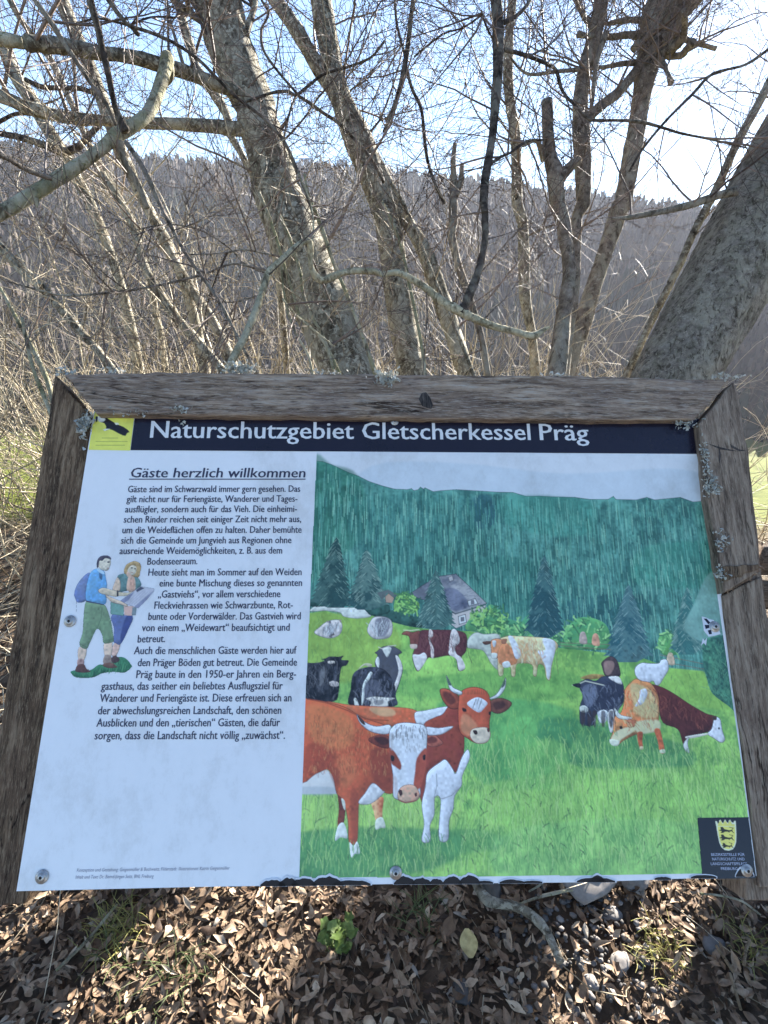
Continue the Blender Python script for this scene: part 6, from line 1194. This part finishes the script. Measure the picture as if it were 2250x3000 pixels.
gv = mesh_np('gravel', np.vstack(V), [np.vstack(T)], stone_m.m, None, False, {'tint': np.concatenate(A)}); prop(gv, 'patch of small grey gravel among the leaves in front', 'gravel', kind='stuff')
def ground_at(px, py):
    """where the view ray through a pixel meets the ground"""
    r = ray(px, py); lo, hi = 0.3, 4.0
    for _ in range(40):
        m = (lo+hi)/2; p = CAM+r*m
        if p[2] > gz(p[0], p[1]): lo = m
        else: hi = m
    return CAM+r*lo, lo
def stone(px, py, wpx, label, seed, tint, sq=0.6, lift=0.75):
    p, d = ground_at(px, py); r = wpx*0.5*d/F; v, f = rock(p+np.array([0, 0, r*lift]), r, np.random.default_rng(seed), sq, 3)
    o = mesh_np('stone', v, [f], stone_m.m, None, True, {'tint': np.full(len(v), tint)}); prop(o, label, 'stone', 'stones lying among the leaves')
stone(1725, 2600, 150, 'large flat pale stone half hidden behind the lower board edge', 51, 0.95, 0.5)
stone(1850, 2585, 120, 'flat brownish stone beside the large one behind the board edge', 52, 0.6, 0.4)
stone(1440, 2618, 62, 'round dark grey stone left of the crooked stick', 53, 0.25, 0.7)
stone(1812, 2838, 66, 'oblong pale stone in the gravel patch', 54, 0.9, 0.6)
stone(1728, 2890, 44, 'small angular stone at the lower end of the crooked stick', 55, 0.85, 0.7)
stone(2085, 2780, 60, 'dull grey stone in the leaves at the right', 56, 0.45, 0.5)
stone(1350, 2925, 66, 'dark stone near the bottom edge left of the gravel', 57, 0.2, 0.5)
stone(1790, 2690, 50, 'bluish stone above the gravel patch', 58, 0.6, 0.6)
# sticks
def stick(name, label, crop, rows, lift, mat, seed, group=None, bump=0.08):
    Pn = []
    for x, y, w in rows:
        p, d = ground_at(*crop(x, y)); Pn.append(np.append(p+np.array([0, 0, lift+0.025]), w/crop.k*0.5*d/F))
    W = crom(np.array(Pn), 6); t = Tubes(); t.tube(W[:, :3], np.maximum(W[:, 3], 0.0012), 10, bump, True, seed); o = t.build(name, mat); prop(o, label, 'stick', group); return o
stick('stick', 'crooked grey stick running from under the board to the gravel', Z7, [(340, 275, 32), (370, 320, 34), (400, 380, 42), (440, 430, 48), (490, 445, 40), (540, 455, 40), (600, 480, 42), (650, 520, 42), (690, 570, 38), (715, 630, 36), (745, 700, 42)], 0.045, M['bark_lichen'], 61, 'sticks lying on the leaves')
stick('stick', 'thin straight stick slanting through the leaves at the lower left', Z6, [(520, 430, 8), (470, 490, 12), (400, 580, 14), (320, 660, 14), (260, 720, 12)], 0.03, M['bark_pale'], 62, 'sticks lying on the leaves', 0.03)
stick('stick', 'pale thin twig arching left of the bluish stone', Z7, [(560, 435, 8), (640, 405, 11), (720, 385, 11), (800, 370, 9), (905, 375, 8)], 0.03, M['bark_pale'], 63, 'sticks lying on the leaves', 0.03)
stick('stick', 'bright splinter standing in the leaves at the lower right', Z7, [(1412, 610, 12), (1450, 670, 14), (1485, 725, 16)], 0.03, M['cut'], 64, 'sticks lying on the leaves', 0.03)
stick('stick', 'bent bright twig at the right edge in front', Z7, [(1520, 720, 14), (1530, 650, 14), (1545, 610, 14), (1510, 598, 10)], 0.05, M['cut'], 65, 'sticks lying on the leaves', 0.03)
stick('stick', 'light twig reaching the bottom edge at the lower right', Z7, [(1470, 730, 10), (1490, 800, 12), (1515, 890, 12)], 0.03, M['cut'], 66, 'sticks lying on the leaves', 0.03)
stick('stick', 'thin twig between the board edge and the round dark stone', Z7, [(710, 285, 8), (670, 340, 9), (615, 375, 7)], 0.03, M['bark_pale'], 67, 'sticks lying on the leaves', 0.03)
stick('stick', 'thin pale twig across the leaves at the right', Z7, [(1340, 395, 7), (1430, 405, 9), (1520, 430, 9), (1600, 490, 7)], 0.04, M['bark_pale'], 68, 'sticks lying on the leaves', 0.03)
# green herb, yellowed leaf, grass tufts
def herb(px, py, label, n, size, seed, cols, name='green_herb', cat='plant', tall=0.03):
    rg = np.random.default_rng(seed); p, d = ground_at(px, py); root = empty(name, tuple(p)); prop(root, label, cat)
    V = []; Q = []; k = 0; A = []
    st = Tubes()
    for _ in range(n):
        a = rg.uniform(0, 6.28); e = np.array([math.cos(a), math.sin(a), rg.uniform(0.1, 0.6)]); L = size*rg.uniform(0.6, 1.2); o = p+np.array([rg.normal(0, size*0.5), rg.normal(0, size*0.5), 0.01])
        tip = o+e*L*0.9+np.array([0, 0, tall*rg.uniform(0.3, 1)]); st.tube([o, (o+tip)/2+np.array([0, 0, 0.006]), tip], [0.0012, 0.001, 0.0008], 4, 0, False)
        s = np.cross([0, 0, 1], e); s /= np.linalg.norm(s); nn = np.cross(e, s); nn /= np.linalg.norm(nn); R = L*0.55
        V.append(tip); A.append(rg.random()); b = k; k += 1; m = 14
        for i in range(m):
            th = 2*math.pi*i/m; rr = R*(1+0.16*math.cos(5*th)+rg.normal(0, 0.05)); V.append(tip+e*rr*math.cos(th)*0.8+s*rr*math.sin(th)+np.array([0, 0, rg.normal(0, 0.003)])+nn*R*0.25); A.append(A[b]); k += 1
        for i in range(m): Q.append((b, b+1+i, b+1+(i+1) % m))
    st.build('stalks', cols, root); mesh_np('foliage', np.array(V), [np.array(Q)], cols, root, True, {'tint': np.array(A)})
GR = leaf_mat('fresh_leaf', [(0, (0.09, 0.14, 0.03)), (0.6, (0.16, 0.235, 0.06)), (1, (0.25, 0.31, 0.10))], 0.55)
herb(985, 2790, 'fresh light green herb growing between the dry leaves', 34, 0.024, 71, GR, tall=0.06)
YL = leaf_mat('yellow_leaf', [(0, (0.42, 0.34, 0.14)), (1, (0.52, 0.42, 0.2))], 0.6)
def single_leaf(px, py, L, label, mat, seed, a=1.57):
    rg = np.random.default_rng(seed); p, d = ground_at(px, py); e = np.array([math.cos(a), math.sin(a), 0.15]); e /= np.linalg.norm(e); s = np.cross([0, 0, 1], e); V = []; Q = []
    for i in range(9):
        t_ = i/8; w = L*0.36*math.sin(math.pi*min(0.97, max(0.04, t_)))**0.7
        for j in range(5): x = (j-2)/2; V.append(p+e*(t_-0.5)*L+s*w*x+np.array([0, 0, 0.05+0.25*abs(x)*w+0.3*L*(t_-0.5)**2]))
    for i in range(8):
        for j in range(4): Q.append((i*5+j, i*5+j+1, i*5+j+6, i*5+j+5))
    o = mesh_np('fallen_leaf', np.array(V), [np.array(Q)], mat, None, True, {'tint': np.full(45, rg.random())}); prop(o, label, 'leaf')
single_leaf(1368, 2806, 0.062, 'single yellowish round leaf lying left of the gravel', YL, 1)
single_leaf(1312, 2755, 0.045, 'pale pinkish dry leaf above the yellowish one', LEAF, 2, 1.2)
def tuft(px, py, n, h, label, seed, mat, spread=0.03):
    rg = np.random.default_rng(seed); p, d = ground_at(px, py); root = empty('grass_tuft', tuple(p)); prop(root, label, 'grass tuft', 'small grass tufts in the leaves'); t = Tubes()
    for _ in range(n):
        o = p+np.array([rg.normal(0, spread), rg.normal(0, spread), 0.02]); d_ = np.array([rg.normal(0, 0.6), rg.normal(0, 0.6), 1]); L = h*rg.uniform(0.5, 1.2); pts = [o]
        for i in range(4): d_ = d_+np.array([0, 0, -0.22])+rg.normal(0, 0.1, 3); o = o+d_/np.linalg.norm(d_)*L/4; pts.append(o)
        t.tube(pts, [0.0013, 0.0012, 0.001, 0.0007, 0.0003], 3, 0, False)
    t.build('blades', mat, root)
MOSS = twigmat('yellow_green_grass', (0.20, 0.20, 0.05), (0.42, 0.36, 0.10)); GRS = twigmat('green_grass', (0.06, 0.09, 0.025), (0.16, 0.19, 0.06))
tuft(345, 2730, 110, 0.07, 'yellowish mossy grass tuft at the lower left', 81, MOSS)
tuft(520, 2880, 40, 0.09, 'sparse green grass tuft near the bottom left of the herb', 82, GRS)
tuft(345, 2860, 22, 0.09, 'thin green blades beside the slanting stick', 83, GRS)
tuft(1925, 2800, 80, 0.05, 'mossy yellow green tuft right of the gravel', 84, MOSS)
tuft(2190, 2800, 60, 0.06, 'mossy tuft at the right edge', 85, MOSS)
tuft(1240, 2710, 40, 0.08, 'dark green blades under the board left of the stick', 86, GRS)
# plank fence remnant at the right edge
fm = timber('fence_plank', (1.2, 9, 9), [(0.05, 0.035, 0.026), (0.11, 0.08, 0.06), (0.18, 0.135, 0.105), (0.26, 0.20, 0.16), (0.08, 0.055, 0.04), (0.15, 0.11, 0.085)], 0.6)
fr_ = empty('plank_fence', tuple(P(2330, 1800, 2.0))); prop(fr_, 'brown board fence just cut by the right picture edge behind the frame', 'fence')
def box(name, c, sx, sy, sz, mat, parent, rz=0.0):
    V = np.array([(x*sx/2, y*sy/2, z*sz/2) for x in (-1, 1) for y in (-1, 1) for z in (-1, 1)]); R = np.array([[math.cos(rz), -math.sin(rz), 0], [math.sin(rz), math.cos(rz), 0], [0, 0, 1]])
    return mesh_np(name, V@R.T+np.array(c), [np.array([(0, 1, 3, 2), (4, 6, 7, 5), (0, 4, 5, 1), (2, 3, 7, 6), (0, 2, 6, 4), (1, 5, 7, 3)])], mat, parent, False)
q = P(2226, 1640, 2.0)
for i in range(6):
    c = P(2226, 1640+105*i, 2.0); c[0] += 0.45
    box('plank', c, 0.9, 0.03, 0.105, fm, fr_, 0.06*(-1)**i*0.2)
pb = P(2600, 1640, 2.06); box('fence_post', (pb[0], pb[1]+0.06, (pb[2]+gz(pb[0], pb[1]))/2-0.1), 0.09, 0.09, abs(pb[2]-gz(pb[0], pb[1]))+0.4, fm, fr_)
